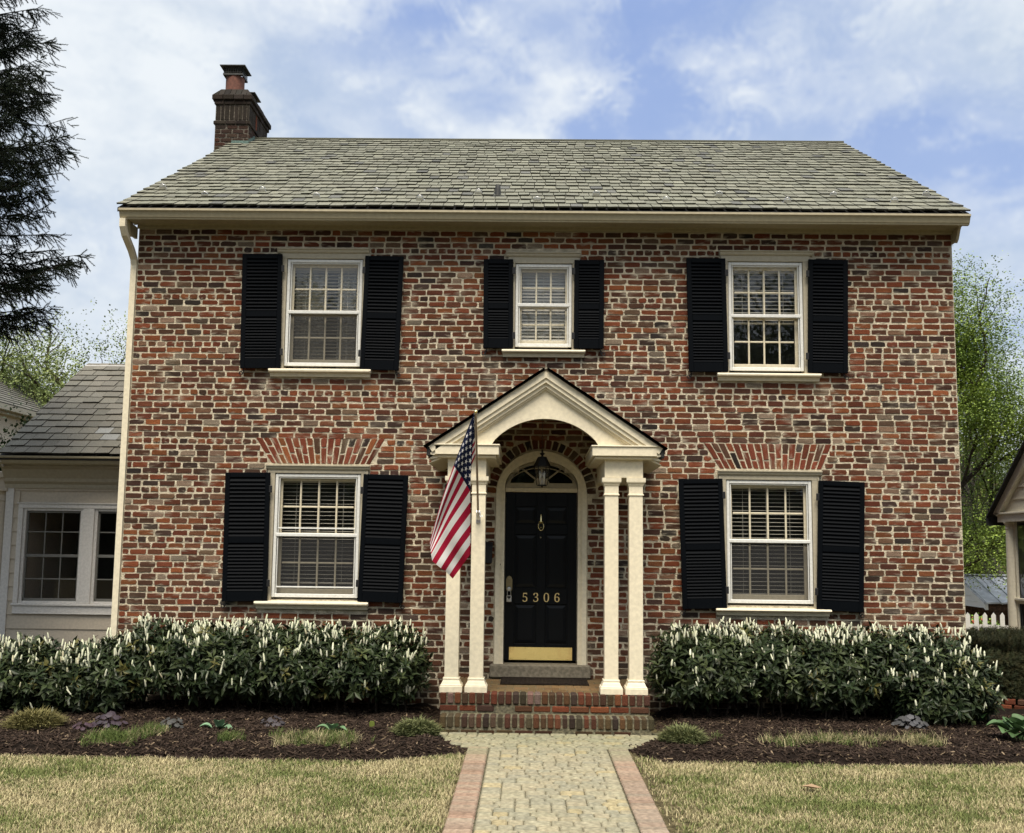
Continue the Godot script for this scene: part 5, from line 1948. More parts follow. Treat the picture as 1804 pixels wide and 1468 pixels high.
func flag() -> void:
	var tip := vec(-0.533, 3.345, 3.0)
	var foot := vec(-0.563, 2.36, 1.49)
	var o := thing("flag_pole", "thin brass-tipped flag pole angled out from the inner left column", "flagpole", foot)
	var mb := MB.new()
	mb.tube([Vector3.ZERO, (tip - foot) * 0.5, tip - foot], [0.0125, 0.0115, 0.011], 10)
	obj("pole", mb, mat("polemetal", lin(0.36, 0.29, 0.22), 0.35, {"metal": 0.5}), o)
	mb = MB.new()
	var rows := []
	for i in 7:
		var a := PI * i / 6.0
		var row := PackedVector3Array()
		for j in 11:
			var b := TAU * j / 10.0
			row.append((tip - foot) * 1.006 + vec(sin(a) * cos(b), -cos(a), -sin(a) * sin(b)) * 0.019)
		rows.append(row)
	mb.grid(rows, [], [], true)
	obj("finial", mb, mt.brass, o)
	mb = MB.new()
	mb.bbox(vec(-0.026, -0.085, -0.066), vec(0.026, 0.055, -0.057), 0.004)
	mb.tube([vec(0, -0.035, -0.045), (tip - foot) * 0.045], [0.022, 0.018], 10)
	for y in [0.035, -0.02, -0.062]:
		mb.xf = Transform3D(Basis(Vector3.RIGHT, PI / 2), vec(0, y, -0.057))
		mb.lathe([[0.008, 0.0], [0.006, 0.006], [0.0, 0.007]], Vector3.ZERO, 8)
	mb.xf = Transform3D()
	mb.tube([vec(0.02, -0.01, -0.03), vec(0.055, -0.008, -0.028)], [0.005, 0.008], 6)
	obj("bracket", mb, mt.steel, o)
	# the cloth hangs from the outer half of the pole and is folded once along its right side
	var F := [[0.0, vec(-0.548, 3.362, 2.92)], [0.27, vec(-0.573, 2.999, 2.75)], [0.54, vec(-0.597, 2.579, 2.6)], [0.77, vec(-0.596, 2.244, 2.46)], [1.0, vec(-0.595, 1.935, 2.38)]]
	var E := [[0.0, vec(-1.02, 2.06, 2.40)], [0.27, vec(-1.006, 1.986, 2.5)], [0.54, vec(-0.991, 1.931, 2.52)], [0.615, vec(-0.98, 1.862, 2.5)], [0.69, vec(-0.942, 1.828, 2.5)], [0.77, vec(-0.89, 1.786, 2.5)], [0.846, vec(-0.847, 1.758, 2.48)], [0.923, vec(-0.807, 1.715, 2.46)], [1.0, vec(-0.772, 1.679, 2.44)]]
	mb = MB.new()
	var uvs := []
	rows = []
	for i in 45:
		var f := i / 44.0
		var uf := f / 0.54 * 0.4 if f < 0.54 else 0.4 + (f - 0.54) * 0.74
		var row := PackedVector3Array()
		var ur := PackedVector2Array()
		for j in 41:
			var s := j / 40.0
			var p := pick(F, f).lerp(pick(E, f), s)
			var bulge := sin(s * PI)
			p.x -= 0.035 * bulge * (1.0 - f)
			p.z += 0.02 * sin(f * 9.0 + s * 2.5) * smoothstep(0.0, 0.3, s) + 0.045 * exp(-pow((f - 0.12) / 0.1, 2.0)) * bulge - 0.12 * smoothstep(0.1, 0.0, f) * bulge
			p.z += 0.012 * sin(s * 11.0 + f * 5.0)
			row.append(p)
			ur.append(Vector2(lerpf(uf, 1.0, s), f))
		rows.append(row)
		uvs.append(ur)
	mb.grid(rows, [], uvs)
	rows = []
	uvs = []
	for i in 31:
		var f := i / 30.0
		var uf := f / 0.54 * 0.4 if f < 0.54 else 0.4 + (f - 0.54) * 0.74
		var hoist := tip.lerp(foot, 0.012 + f * 0.37) + vec(-0.013, -0.012, 0.0)
		var row := PackedVector3Array()
		var ur := PackedVector2Array()
		for j in 21:
			var s := j / 20.0
			var p := hoist.lerp(pick(F, f), s)
			p.x -= 0.13 * sin(s * PI) * smoothstep(0.0, 0.5, f)
			p.z -= 0.10 * sin(s * PI) * smoothstep(0.0, 0.4, f)
			row.append(p)
			ur.append(Vector2(lerpf(0.0, uf, s), f))
		rows.append(row)
		uvs.append(ur)
	mb.grid(rows, [], uvs)
	var m := mat("flagcloth", lin(1, 1, 1), 0.75, {"two": 1, "back": Color(0.35, 0.35, 0.35), "spec": 0.25})
	m.albedo_texture = flag_cloth()
	tag(obj("flag", mb, m), "striped red and white flag with starred dark blue canton, hanging furled", "flag")
	mb = MB.new()
	for f in [0.012, 0.385]:
		var c := tip.lerp(foot, f)
		mb.tube([c + vec(-0.018, 0.0, 0.0), c + vec(0.0, 0.018, 0.012), c + vec(0.018, 0.0, 0.0), c + vec(0.0, -0.018, -0.012), c + vec(-0.018, 0.0, 0.0)], [0.004, 0.004, 0.004, 0.004, 0.004], 6)
	var ro := obj("flag_ring", mb, mt.steel, o)
	ro.position = -foot


func small_things() -> void:
	# lantern under the arch
	var o := thing("hanging_lantern", "dark metal hanging lantern with two candle bulbs in front of the fanlight", "lantern", vec(0.166, 0.0, 0.65))
	var mb := MB.new()
	for i in 12:
		var y := 3.20 + i * 0.034
		var flat := i % 2 == 0
		var pts := []
		for j in 9:
			var a := TAU * j / 8.0
			pts.append(vec(cos(a) * 0.009 if flat else 0.0, y + sin(a) * 0.021, 0.0 if flat else cos(a) * 0.009))
		mb.tube(pts, [0.0025, 0.0025, 0.0025, 0.0025, 0.0025, 0.0025, 0.0025, 0.0025, 0.0025], 5, 0.0, false)
	obj("chain", mb, mt.iron, o)
	mb = MB.new()
	mb.lathe([[0.0, 3.185], [0.012, 3.18], [0.01, 3.155], [0.03, 3.142], [0.03, 3.135], [0.012, 3.12], [0.014, 3.105], [0.05, 3.098]], Vector3.ZERO, 12)
	var six := func(r0: float, y0: float, r1: float, y1: float, solid: bool, m: MB) -> void:
		for i in 6:
			var a := TAU * (i + 0.5) / 6.0
			var b := TAU * (i + 1.5) / 6.0
			var p := vec(sin(a) * r0, y0, cos(a) * r0)
			var q := vec(sin(b) * r0, y0, cos(b) * r0)
			var r := vec(sin(b) * r1, y1, cos(b) * r1)
			var s := vec(sin(a) * r1, y1, cos(a) * r1)
			if solid:
				m.quad(p, q, r, s)
			else:
				m.tube([p, s], [0.0045, 0.0045], 5)
	six.call(0.1, 3.0, 0.052, 3.10, true, mb)
	six.call(0.104, 2.99, 0.1, 3.0, true, mb)
	mb.lathe([[0.1, 2.99], [0.1, 2.985], [0.0, 2.985]], Vector3.ZERO, 6)
	six.call(0.064, 2.755, 0.097, 2.99, false, mb)
	mb.lathe([[0.0, 2.748], [0.064, 2.748], [0.066, 2.758], [0.06, 2.762], [0.0, 2.762]], Vector3.ZERO, 6)
	mb.lathe([[0.0, 2.725], [0.012, 2.735], [0.008, 2.75]], Vector3.ZERO, 8)
	for h in [2.90, 2.91]:
		six.call(0.087, h, 0.0875, h + 0.004, true, mb)
	obj("cage", mb, mt.iron, o)
	mb = MB.new()
	for i in 6:
		var a := TAU * (i + 0.5) / 6.0
		var b := TAU * (i + 1.5) / 6.0
		mb.quad(vec(sin(a) * 0.062, 2.762, cos(a) * 0.062), vec(sin(b) * 0.062, 2.762, cos(b) * 0.062), vec(sin(b) * 0.095, 2.985, cos(b) * 0.095), vec(sin(a) * 0.095, 2.985, cos(a) * 0.095))
	obj("panes", mb, mt.glass, o)
	for x in [-0.027, 0.027]:
		mb = MB.new()
		mb.lathe([[0.012, 2.762], [0.012, 2.835], [0.0, 2.835]], vec(x, 0, 0.01), 10)
		obj("candle", mb, mt.cream, o)
		mb = MB.new()
		mb.lathe([[0.008, 2.835], [0.016, 2.855], [0.018, 2.875], [0.012, 2.9], [0.004, 2.925], [0.0, 2.93]], vec(x, 0, 0.01), 12)
		obj("bulb", mb, mt.white, o)
	# doormat
	o = thing("doormat", "dark brown ribbed rubber doormat on the stoop before the door", "doormat", vec(0.215, 0.402, 0.42))
	obj("mat_base", bar(vec(-0.525, 0.0, -0.29), vec(0.525, 0.014, 0.29), 0.006), mt.rubber, o)
	mb = MB.new()
	mb.bbox(vec(-0.515, 0.014, -0.28), vec(0.515, 0.022, -0.255), 0.004)
	mb.bbox(vec(-0.515, 0.014, 0.255), vec(0.515, 0.022, 0.28), 0.004)
	for s in [-1.0, 1.0]:
		for i in 4:
			mb.bbox(vec(s * (0.40 + i * 0.03) - 0.008, 0.014, -0.24), vec(s * (0.40 + i * 0.03) + 0.008, 0.021, 0.24), 0.003)
	for i in 16:
		mb.bbox(vec(-0.36 + i * 0.046, 0.014, -0.22), vec(-0.36 + i * 0.046 + 0.03, 0.02, 0.22), 0.004)
	obj("ribs", mb, mt.rubber, o)
	# letter box on the wall
	o = thing("wall_mailbox", "black metal mailbox on the brick left of the door, behind the column", "mailbox", vec(-0.565, 1.80, 0.012))
	obj("box", bar(vec(-0.12, 0.0, 0.0), vec(0.12, 0.21, 0.09), 0.012), mt.iron, o)
	mb = MB.new()
	mb.along_x(PackedVector2Array([Vector2(-0.002, 0.27), Vector2(0.02, 0.27), Vector2(0.075, 0.235), Vector2(0.104, 0.19), Vector2(0.104, 0.175), Vector2(0.096, 0.175), Vector2(0.07, 0.225), Vector2(-0.002, 0.25)]), -0.127, 0.127)
	obj("lid", mb, mt.iron, o)
	# key box on the door knob
	o = thing("key_lock_box", "small grey key lock box hanging from the front door knob", "lock box", vec(-0.229, 1.36, -0.085))
	obj("body", bar(vec(-0.032, -0.04, -0.018), vec(0.032, 0.045, 0.018), 0.008), mt.steel, o)
	mb = MB.new()
	mb.bbox(vec(-0.02, 0.012, 0.018), vec(0.02, 0.034, 0.021), 0.002)
	mb.bbox(vec(-0.007, -0.006, 0.018), vec(0.007, 0.014, 0.0205), 0.002)
	obj("keypad", mb, mt.iron, o)
	mb = MB.new()
	var sh := []
	var sr := []
	for i in 11:
		var a := PI * i / 10.0
		sh.append(vec(cos(a) * 0.022, 0.075 + sin(a) * 0.062, 0.006))
		sr.append(0.0045)
	sh.push_front(vec(0.022, 0.04, 0.0))
	sh.append(vec(-0.022, 0.04, 0.0))
	sr.append(0.0045)
	sr.append(0.0045)
	mb.tube(sh, sr, 6)
	obj("shackle", mb, mt.steel, o)
	# fallen leaf on the lawn
	var leaf := MB.new()
	leaf.col = Color(0.30, 0.20, 0.12)
	for s in [-1.0, 1.0]:
		leaf.tri(vec(0, 0.012, -0.09), vec(s * 0.055, 0.03, -0.01), vec(0, 0.005, 0.03))
		leaf.tri(vec(0, 0.005, 0.03), vec(s * 0.055, 0.03, -0.01), vec(s * 0.03, 0.02, 0.06))
		leaf.tri(vec(0, 0.005, 0.03), vec(s * 0.03, 0.02, 0.06), vec(0, 0.02, 0.09))
	var fl := obj("fallen_leaf", leaf, mt.leaf)
	fl.transform = Transform3D(Basis(Vector3.UP, 1.1), vec(2.395, 0.035, 4.335))
	tag(fl, "single curled brown fallen leaf lying on the lawn right of the path", "leaf")
	# low brick edging round the neighbour's bed
	o = thing("brick_edging", "low curved brick edging at the foot of the dark yew hedge", "edging")
	for i in 14:
		var f := i / 13.0
		var p := vec(5.55 + f * 1.7, 0.0, -0.85 + f * f * 1.25)
		var turn := -atan2(2.5 * f * 1.25, 1.7 * 1.4)
		for h in 2:
			mb = MB.new()
			mb.col = brick_tone() * 0.9
			mb.xf = Transform3D(Basis(Vector3.UP, turn), p + vec(0.05 * h, h * 0.072, 0))
			mb.bbox(vec(-0.062, 0.0, -0.05), vec(0.062, 0.066, 0.05), 0.008)
			obj("brick", mb, mt.brick, o)


# ---------------------------------------------------------------- plants

func leaf_mesh(len: float, wide: float, fold: float, droop: float) -> MB:
	# one pointed leaf along +z, folded along its midrib
	var mb := MB.new()
	var a := vec(0, 0, 0)
	var m := vec(0, -droop * 0.25, len * 0.5)
	var t := vec(0, -droop, len)
	var l := vec(-wide * 0.5, fold - droop * 0.2, len * 0.45)
	var r := vec(wide * 0.5, fold - droop * 0.2, len * 0.45)
	mb.tri(a, m, r)
	mb.tri(a, l, m)
	mb.tri(m, t, r)
	mb.tri(m, l, t)
	return mb


func merge(into: MB, what: MB, f: Transform3D, k := Color(1, 1, 1)) -> void:
	var s := into.v.size()
	for i in what.v.size():
		into.v.append(f * what.v[i])
		into.n.append((f.basis * what.n[i]).normalized())
		into.c.append(what.c[i] * k)
		into.t.append(what.t[i])
	for i in what.ix:
		into.ix.append(s + i)


func facing(d: Vector3, roll: float) -> Basis:
	# a basis whose y axis is d
	var y := d.normalized()
	var x := y.cross(Vector3.FORWARD if absf(y.z) < 0.9 else Vector3.RIGHT).normalized()
	return Basis(x, y, x.cross(y)) * Basis(Vector3.UP, roll)


func hedge(label: String, blobs: Array, low: Callable, rosettes: int, flowers: int, bias: Callable) -> void:
	var o := thing("laurel_hedge", label, "hedge", Vector3.ZERO, "flowering laurel hedges along the house")
	# a shoot: a whorl of long glossy leaves
	var whorls := []
	for w in 3:
		var mb := MB.new()
		for i in 9:
			var up := lerpf(0.85, -0.45, i / 8.0) + ran(-0.15, 0.15)
			var len := ran(0.085, 0.125)
			var one := leaf_mesh(len, len * ran(0.31, 0.42), 0.005, len * ran(0.1, 0.3))
			var f := Transform3D(Basis(Vector3.UP, i * 2.4 + ran(-0.3, 0.3)) * Basis(Vector3.RIGHT, -up), vec(0, 0.05 - i * 0.009, 0))
			merge(mb, one, f, Color.WHITE * ran(0.75, 1.25))
		mb.col = Color(0.9, 0.8, 0.5)
		mb.tube([vec(0, 0.05, 0), vec(0, -0.14, 0.01)], [0.003, 0.004], 4, 0.0, false)
		whorls.append(mb.mesh())
	var xs := [[], [], []]
	var ks := [[], [], []]
	var tips := []
	var tries := 0
	var made := 0
	while made < rosettes and tries < rosettes * 30:
		tries += 1
		var b: Array = blobs[rn.randi() % blobs.size()]
		var d := vec(rn.randfn(), rn.randfn(), rn.randfn()).normalized()
		var shell := 1.0 - absf(rn.randfn(0.0, 0.14)) if rn.randf() < 0.72 else ran(0.35, 0.85)
		shell += 0.12 * fine.get_noise_3d(d.x + b[0].x, d.y, d.z)
		var p: Vector3 = b[0] + d * b[1] * shell
		if p.y < low.call(p.x) + ran(-0.03, 0.1) or p.z < 0.08:
			continue
		var inside := false
		for q in blobs:
			if q != b and ((p - q[0]) / q[1]).length() < 0.72:
				inside = true
		if inside and rn.randf() < 0.8:
			continue
		made += 1
		var nn: Vector3 = (d / b[1]).normalized()
		var dir := (nn * 0.75 + Vector3.UP * ran(0.25, 0.8) + vec(rn.randfn(), rn.randfn(), rn.randfn()) * 0.22).normalized()
		var w := rn.randi() % 3
		var k := Color(0.016, 0.027, 0.010).lerp(Color(0.062, 0.078, 0.030), rn.randf() * rn.randf()) * ran(0.7, 1.3)
		if rn.randf() < 0.02:
			k = Color(0.09, 0.085, 0.025)
		xs[w].append(Transform3D(facing(dir, ran(0, TAU)) * Basis.from_scale(Vector3.ONE * ran(0.65, 1.2)), p))
		ks[w].append(k)
		if shell > 0.86 and nn.z > -0.35:
			tips.append([p, dir, nn, b])
	for w in 3:
		scatter("foliage", whorls[w], mt.laurel, xs[w], ks[w], o)
	# bare stems below
	var st := MB.new()
	for b in blobs:
		for i in 4:
			var p := vec(b[0].x + ran(-0.3, 0.3), 0.0, b[0].z + ran(-0.25, 0.2))
			st.tube([p, p + vec(ran(-0.08, 0.08), 0.3, ran(-0.05, 0.05)), p + vec(ran(-0.2, 0.2), 0.75, ran(-0.1, 0.2))], [0.014, 0.011, 0.005], 5)
	obj("stems", st, mt.bark, o)
	# upright spikes of pale flowers
	var spikes := []
	for w in 8:
		var mb := MB.new()
		var old := w == 7
		var h := ran(0.08, 0.125)
		mb.col = Color(0.30, 0.36, 0.16)
		mb.tube([vec(0, -0.03, 0), vec(0, h * 0.96, 0.004)], [0.0035, 0.002], 4, 0.0, false)
		var rows := []
		var kr := []
		for i in 12:
			var f := i / 11.0
			var row := PackedVector3Array()
			var kk := []
			for q in 9:
				var a := TAU * (q % 8 + 0.5 * (i % 2)) / 8.0
				var rr := 0.0148 * sqrt(maxf(0.02, 1.0 - pow(f, 3.0))) * (0.8 + 0.2 * f if i > 0 else 0.4) * (1.12 if (i + q % 8) % 2 == 0 else 0.82) * ran(0.92, 1.08)
				row.append(vec(cos(a) * rr + 0.006 * f * f, f * h, -sin(a) * rr))
				var fl := Color(0.77, 0.755, 0.60).lerp(Color(0.56, 0.60, 0.38), clampf(ran(-0.2, 0.6) + 0.3 * f + (w % 3) * 0.15, 0.0, 1.0))
				kk.append(fl.lerp(Color(0.30, 0.21, 0.11), ran(0.2, 0.7)) if old else fl)
			row[8] = row[0]
			kk[8] = kk[0]
			rows.append(row)
			kr.append(kk)
		mb.grid(rows, kr, [], true)
		spikes.append(mb.mesh())
	var n := 0
	var more := []
	var tint := []
	tries = 0
	while n < flowers and tries < flowers * 40 and tips.size():
		tries += 1
		var t: Array = tips[rn.randi() % tips.size()]
		if rn.randf() > bias.call(t[0], t[2]):
			continue
		var many := rn.randi_range(1, 3)
		for i in many:
			var lean: Vector3 = (Vector3.UP + t[1] * 0.25 + vec(rn.randfn(), 0, rn.randfn()) * 0.22).normalized()
			var at: Vector3 = t[0] + t[1] * ran(0.02, 0.07) + vec(ran(-0.055, 0.055), ran(-0.03, 0.04), ran(-0.055, 0.055))
			var f := Transform3D(facing(lean, ran(0, TAU)) * Basis.from_scale(Vector3.ONE * ran(0.55, 1.0)), at)
			if n < 300:
				obj("flower_spike", spikes[rn.randi() % 8], mt.bloom, o).transform = f
			else:
				more.append(f)
				tint.append(Color.WHITE)
			n += 1
			if n >= flowers:
				break
	if more.size():
		scatter("flower_spikes", spikes[0], mt.bloom, more, tint, o)


func hedges() -> void:
	var bl := []
	for i in 9:
		bl.append([vec(1.93 + i * 0.37, 0.60 + ran(-0.02, 0.02), 0.66 + ran(-0.05, 0.05)), vec(0.46, 0.44 + ran(-0.02, 0.03), 0.56)])
	bl.append([vec(5.08, 0.46, 0.80), vec(0.38, 0.36, 0.45)])
	bl.append([vec(4.7, 0.34, 0.95), vec(0.5, 0.34, 0.42)])
	hedge("flowering dark-leaved laurel hedge on the right side of the stoop", bl, func(x): return 0.26 - 0.17 * smoothstep(3.6, 4.6, x) + 0.05 * sin(x * 3.0), 2900, 820, func(p, nn): return clampf(0.26 + 0.9 * smoothstep(0.2, 0.75, nn.y) * smoothstep(0.75, 1.0, p.y) + 0.10 * smoothstep(3.9, 5.0, p.x), 0.0, 1.0))
	bl = []
	for i in 8:
		bl.append([vec(-4.42 + i * 0.40, 0.58 + ran(-0.02, 0.02), 0.66 + ran(-0.05, 0.05)), vec(0.45, 0.45 + ran(-0.02, 0.03), 0.56)])
	bl.append([vec(-4.75, 0.45, 0.85), vec(0.4, 0.42, 0.5)])
	hedge("tall flowering laurel hedge under the lower left window, left of the stoop", bl, func(x): return 0.27 - 0.1 * smoothstep(-2.2, -1.5, x) - 0.12 * smoothstep(-4.2, -4.8, x) + 0.05 * sin(x * 2.5), 2700, 720, func(p, nn): return clampf(0.3 + 0.6 * smoothstep(0.1, 0.7, nn.y) * smoothstep(0.6, 0.95, p.y) + 0.08 * smoothstep(-3.5, -4.5, p.x), 0.0, 1.0))
	bl = []
	for i in 5:
		bl.append([vec(-6.75 + i * 0.42, 0.41, 0.80 + ran(-0.05, 0.05)), vec(0.45, 0.38 + ran(-0.02, 0.03), 0.52)])
	hedge("lower flowering laurel hedge in front of the clapboard wing, far left", bl, func(x): return 0.10 + 0.04 * sin(x * 3.0), 1700, 400, func(p, nn): return clampf(0.34 + 0.7 * smoothstep(0.1, 0.7, nn.y) * smoothstep(0.45, 0.75, p.y), 0.0, 1.0))
	# dense yew at the right
	var o := thing("yew_hedge", "dense dark green yew hedge below the picket fence at right", "hedge")
	var sp := MB.new()
	for i in 18:
		var a := i * 2.4
		var c := vec(0, i * 0.006, 0)
		var d := vec(cos(a), 0.55, sin(a)).normalized() * 0.03
		var sd := d.cross(Vector3.UP).normalized() * 0.0035
		sp.col = Color.WHITE * lerpf(0.7, 1.35, i / 17.0)
		sp.tri(c - sd, c + sd, c + d)
	var xs := []
	var ks := []
	for i in 15000:
		var p := vec(ran(5.72, 8.0), 0, 0)
		var face := rn.randf()
		var top := 0.84 + 0.06 * big.get_noise_2d(p.x * 3.0, 2.0)
		var dir := Vector3.UP
		if face < 0.5:
			p.z = -0.75 - absf(rn.randfn(0.0, 0.07))
			p.y = ran(0.12, top)
			dir = vec(0, 0.4, 1)
			p.z -= 0.45 * smoothstep(0.6, 0.95, p.y / top) * smoothstep(0.6, 0.95, p.y / top)
		elif face < 0.85:
			p.z = ran(-2.6, -0.85)
			p.y = top - absf(rn.randfn(0.0, 0.05)) + 0.03 * fine.get_noise_2d(p.x, p.z)
		else:
			p.x = 5.74 + absf(rn.randfn(0.0, 0.06))
			p.z = ran(-2.6, -0.8)
			p.y = ran(0.1, top)
			dir = vec(-1, 0.4, 0.2)
		p += vec(0.06, 0.03, 0.12) * fine.get_noise_3d(p.x * 0.8, p.y, p.z * 0.8)
		xs.append(Transform3D(facing(dir + vec(rn.randfn(), rn.randfn(), rn.randfn()) * 0.45, ran(0, TAU)) * Basis.from_scale(Vector3.ONE * ran(0.7, 1.3)), p))
		ks.append(Color(0.018, 0.024, 0.010).lerp(Color(0.045, 0.036, 0.014), rn.randf() * rn.randf()) * ran(0.6, 1.4))
	scatter("foliage", sp.mesh(), mt.needle, xs, ks, o)
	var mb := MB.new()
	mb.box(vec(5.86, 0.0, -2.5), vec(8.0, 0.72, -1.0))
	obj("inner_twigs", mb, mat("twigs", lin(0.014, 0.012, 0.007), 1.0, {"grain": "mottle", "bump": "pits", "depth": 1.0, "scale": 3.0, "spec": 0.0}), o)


func tuft(at: Vector3, r: float, h: float, n: int, tone: Array, label: String, group: String) -> void:
	# a mound of narrow arching leaves
	var mb := MB.new()
	for i in n:
		var a := ran(0, TAU)
		var rr := r * sqrt(rn.randf())
		var out := vec(cos(a), 0, sin(a))
		var p := out * rr * 0.8
		var k: Color = tone[0].lerp(tone[1], rn.randf())
		k = k * ran(0.8, 1.2)
		var reach := r * ran(0.1, 0.45)
		var hh := h * ran(0.7, 1.1) * (1.0 - 0.6 * pow(rr / r, 2.0))
		a += ran(-0.9, 0.9)
		out = vec(cos(a), 0, sin(a))
		var sd := vec(-sin(a), 0, cos(a)) * ran(0.004, 0.007)
		var q := p + out * reach * 0.4 + vec(0, hh * 0.8, 0)
		var t := p + out * reach + vec(ran(-0.03, 0.03), hh * ran(0.7, 1.1), ran(-0.03, 0.03))
		mb.col = k
		mb.quad(p - sd, p + sd, q + sd, q - sd)
		mb.tri(q - sd, q + sd, t)
	var o := thing("sedge_tuft", label, "plant", at, group)
	obj("leaves", mb, mt.blade, o)


func heuchera(at: Vector3, size: float, n: int, tone: Color, label: String) -> void:
	var o := thing("coral_bells", label, "plant", at)
	var stem := MB.new()
	stem.col = tone * 0.8
	for i in n:
		var a := i * 2.4 + ran(-0.3, 0.3)
		var rr := size * (0.25 + 0.75 * sqrt(float(i) / n)) * ran(0.8, 1.1)
		var c := vec(cos(a) * rr, size * (1.0 - 0.55 * float(i) / n) * ran(0.75, 1.1), sin(a) * rr)
		stem.tube([Vector3.ZERO, c * 0.6 + vec(0, 0.01, 0), c], [0.003, 0.0025, 0.002], 4, 0.0, false)
		var mb := MB.new()
		mb.col = tone * ran(0.8, 1.25)
		var s := size * ran(0.15, 0.23)
		var bs := facing(vec(cos(a) * 0.5, 1.0, sin(a) * 0.5 + 0.25), ran(0, TAU))
		var ring := []
		for j in 14:
			var b := TAU * j / 14.0
			var lobe := 1.0 + 0.14 * cos(b * 5.0) + ran(-0.05, 0.05)
			ring.append(c + bs * vec(cos(b) * s * lobe, 0.18 * s * sin(b * 7.0) - 0.1 * s, sin(b) * s * lobe))
		for j in 14:
			mb.tri(c, ring[(j + 1) % 14], ring[j])
		obj("leaf", mb, mt.leaf, o)
	obj("stalks", stem, mt.leaf, o)


func hosta(at: Vector3, n: int, len: float, wide: float, spread: float, tone: Color, label: String, up := 1.0) -> void:
	var o := thing("hosta", label, "plant", at)
	for i in n:
		var a := i * 2.4 + ran(-0.25, 0.25)
		var tilt := lerpf(1.3, 0.6, sqrt(float(i) / maxf(n, 1))) * up + ran(-0.1, 0.1)
		var l := len * ran(0.8, 1.15)
		var w := wide * ran(0.85, 1.15)
		var mb := MB.new()
		var rows := []
		var ks := []
		var k := tone * ran(0.8, 1.25)
		var base := vec(ran(-0.03, 0.03), 0, ran(-0.03, 0.03))
		var stalk := spread * ran(0.7, 1.1)
		for r in 9:
			var f := r / 8.0
			var half := w * 0.5 * sin(PI * pow(f * 0.97 + 0.03, 0.62)) 
			var along := stalk + l * f
			var y := along * sin(tilt) - l * 0.55 * f * f
			var x := along * cos(tilt)
			var row := PackedVector3Array()
			var kr := []
			for j in 9:
				var s := j / 4.0 - 1.0
				row.append(vec(s * half, y + absf(s) * half * 0.45 + 0.006 * sin(s * 12.0) * half / w, x))
				kr.append(k * (1.0 + 0.08 * cos(s * 18.0)))
			rows.append(row)
			ks.append(kr)
		mb.xf = Transform3D(Basis(Vector3.UP, a), base)
		mb.grid(rows, ks)
		mb.col = k * 0.9
		mb.tube([vec(0, 0, 0), vec(0, stalk * sin(tilt) * 0.6, stalk * cos(tilt) * 0.5), vec(0, stalk * sin(tilt), stalk * cos(tilt))], [0.008, 0.007, 0.005], 5, 0.0, false)
		obj("leaf", mb, mt.leaf, o)


func grass_patch(cx: float, cz: float, rx: float, rz: float, n: int, green: float, name_it: String) -> void:
	var xs := []
	var ks := []
	for i in n:
		var a := ran(0, TAU)
		var r := pow(rn.randf(), 0.75) * (0.8 + 0.9 * big.get_noise_2d(cos(a) * 3.0 + cx * 3.0, sin(a) * 3.0))
		var p := vec(cx + cos(a) * rx * r, 0, cz + sin(a) * rz * r)
		p.y = maxf(bed_y(p.x, p.z), 0.0)
		xs.append(Transform3D(Basis(Vector3.UP, ran(0, TAU)) * Basis(Vector3.RIGHT, ran(-0.9, 0.9)) * Basis.from_scale(vec(1.2, ran(0.5, 1.4), 1.2)), p))
		var g := grass_tone(green + big.get_noise_2d(p.x * 5.0, p.z * 5.0) * 0.4)
		ks.append(g * Color(0.62, 0.72, 0.62) if g.g > g.r else g * 0.8)
	scatter(name_it, grass_mesh(0.10, 0.028), mt.blade, xs, ks)


func grass_tone(g: float) -> Color:
	if rn.randf() < clampf(g, 0.0, 1.0):
		return Color(0.115, 0.155, 0.045).lerp(Color(0.21, 0.22, 0.08), rn.randf()) * ran(0.7, 1.2)
	return Color(0.54, 0.46, 0.27).lerp(Color(0.33, 0.29, 0.15), rn.randf()) * ran(0.65, 1.25)


func grass_mesh(h: float, r: float) -> ArrayMesh:
	var mb := MB.new()
	for i in 7:
		var a := ran(0, TAU)
		var p := vec(ran(-r, r), 0, ran(-r, r))
		var out := vec(cos(a), 0, sin(a))
		var sd := vec(-sin(a), 0, cos(a)) * ran(0.0014, 0.0024)
		var hh := h * ran(0.55, 1.15)
		var bend := hh * ran(0.1, 0.9)
		var q := p + vec(0, hh * 0.6, 0) + out * bend * 0.3
		var t := p + vec(0, hh * ran(0.75, 1.0), 0) + out * bend
		mb.col = Color.WHITE * ran(0.8, 1.15)
		mb.quad(p - sd, p + sd, q + sd * 0.8, q - sd * 0.8)
		mb.tri(q - sd * 0.8, q + sd * 0.8, t)
	return mb.mesh()


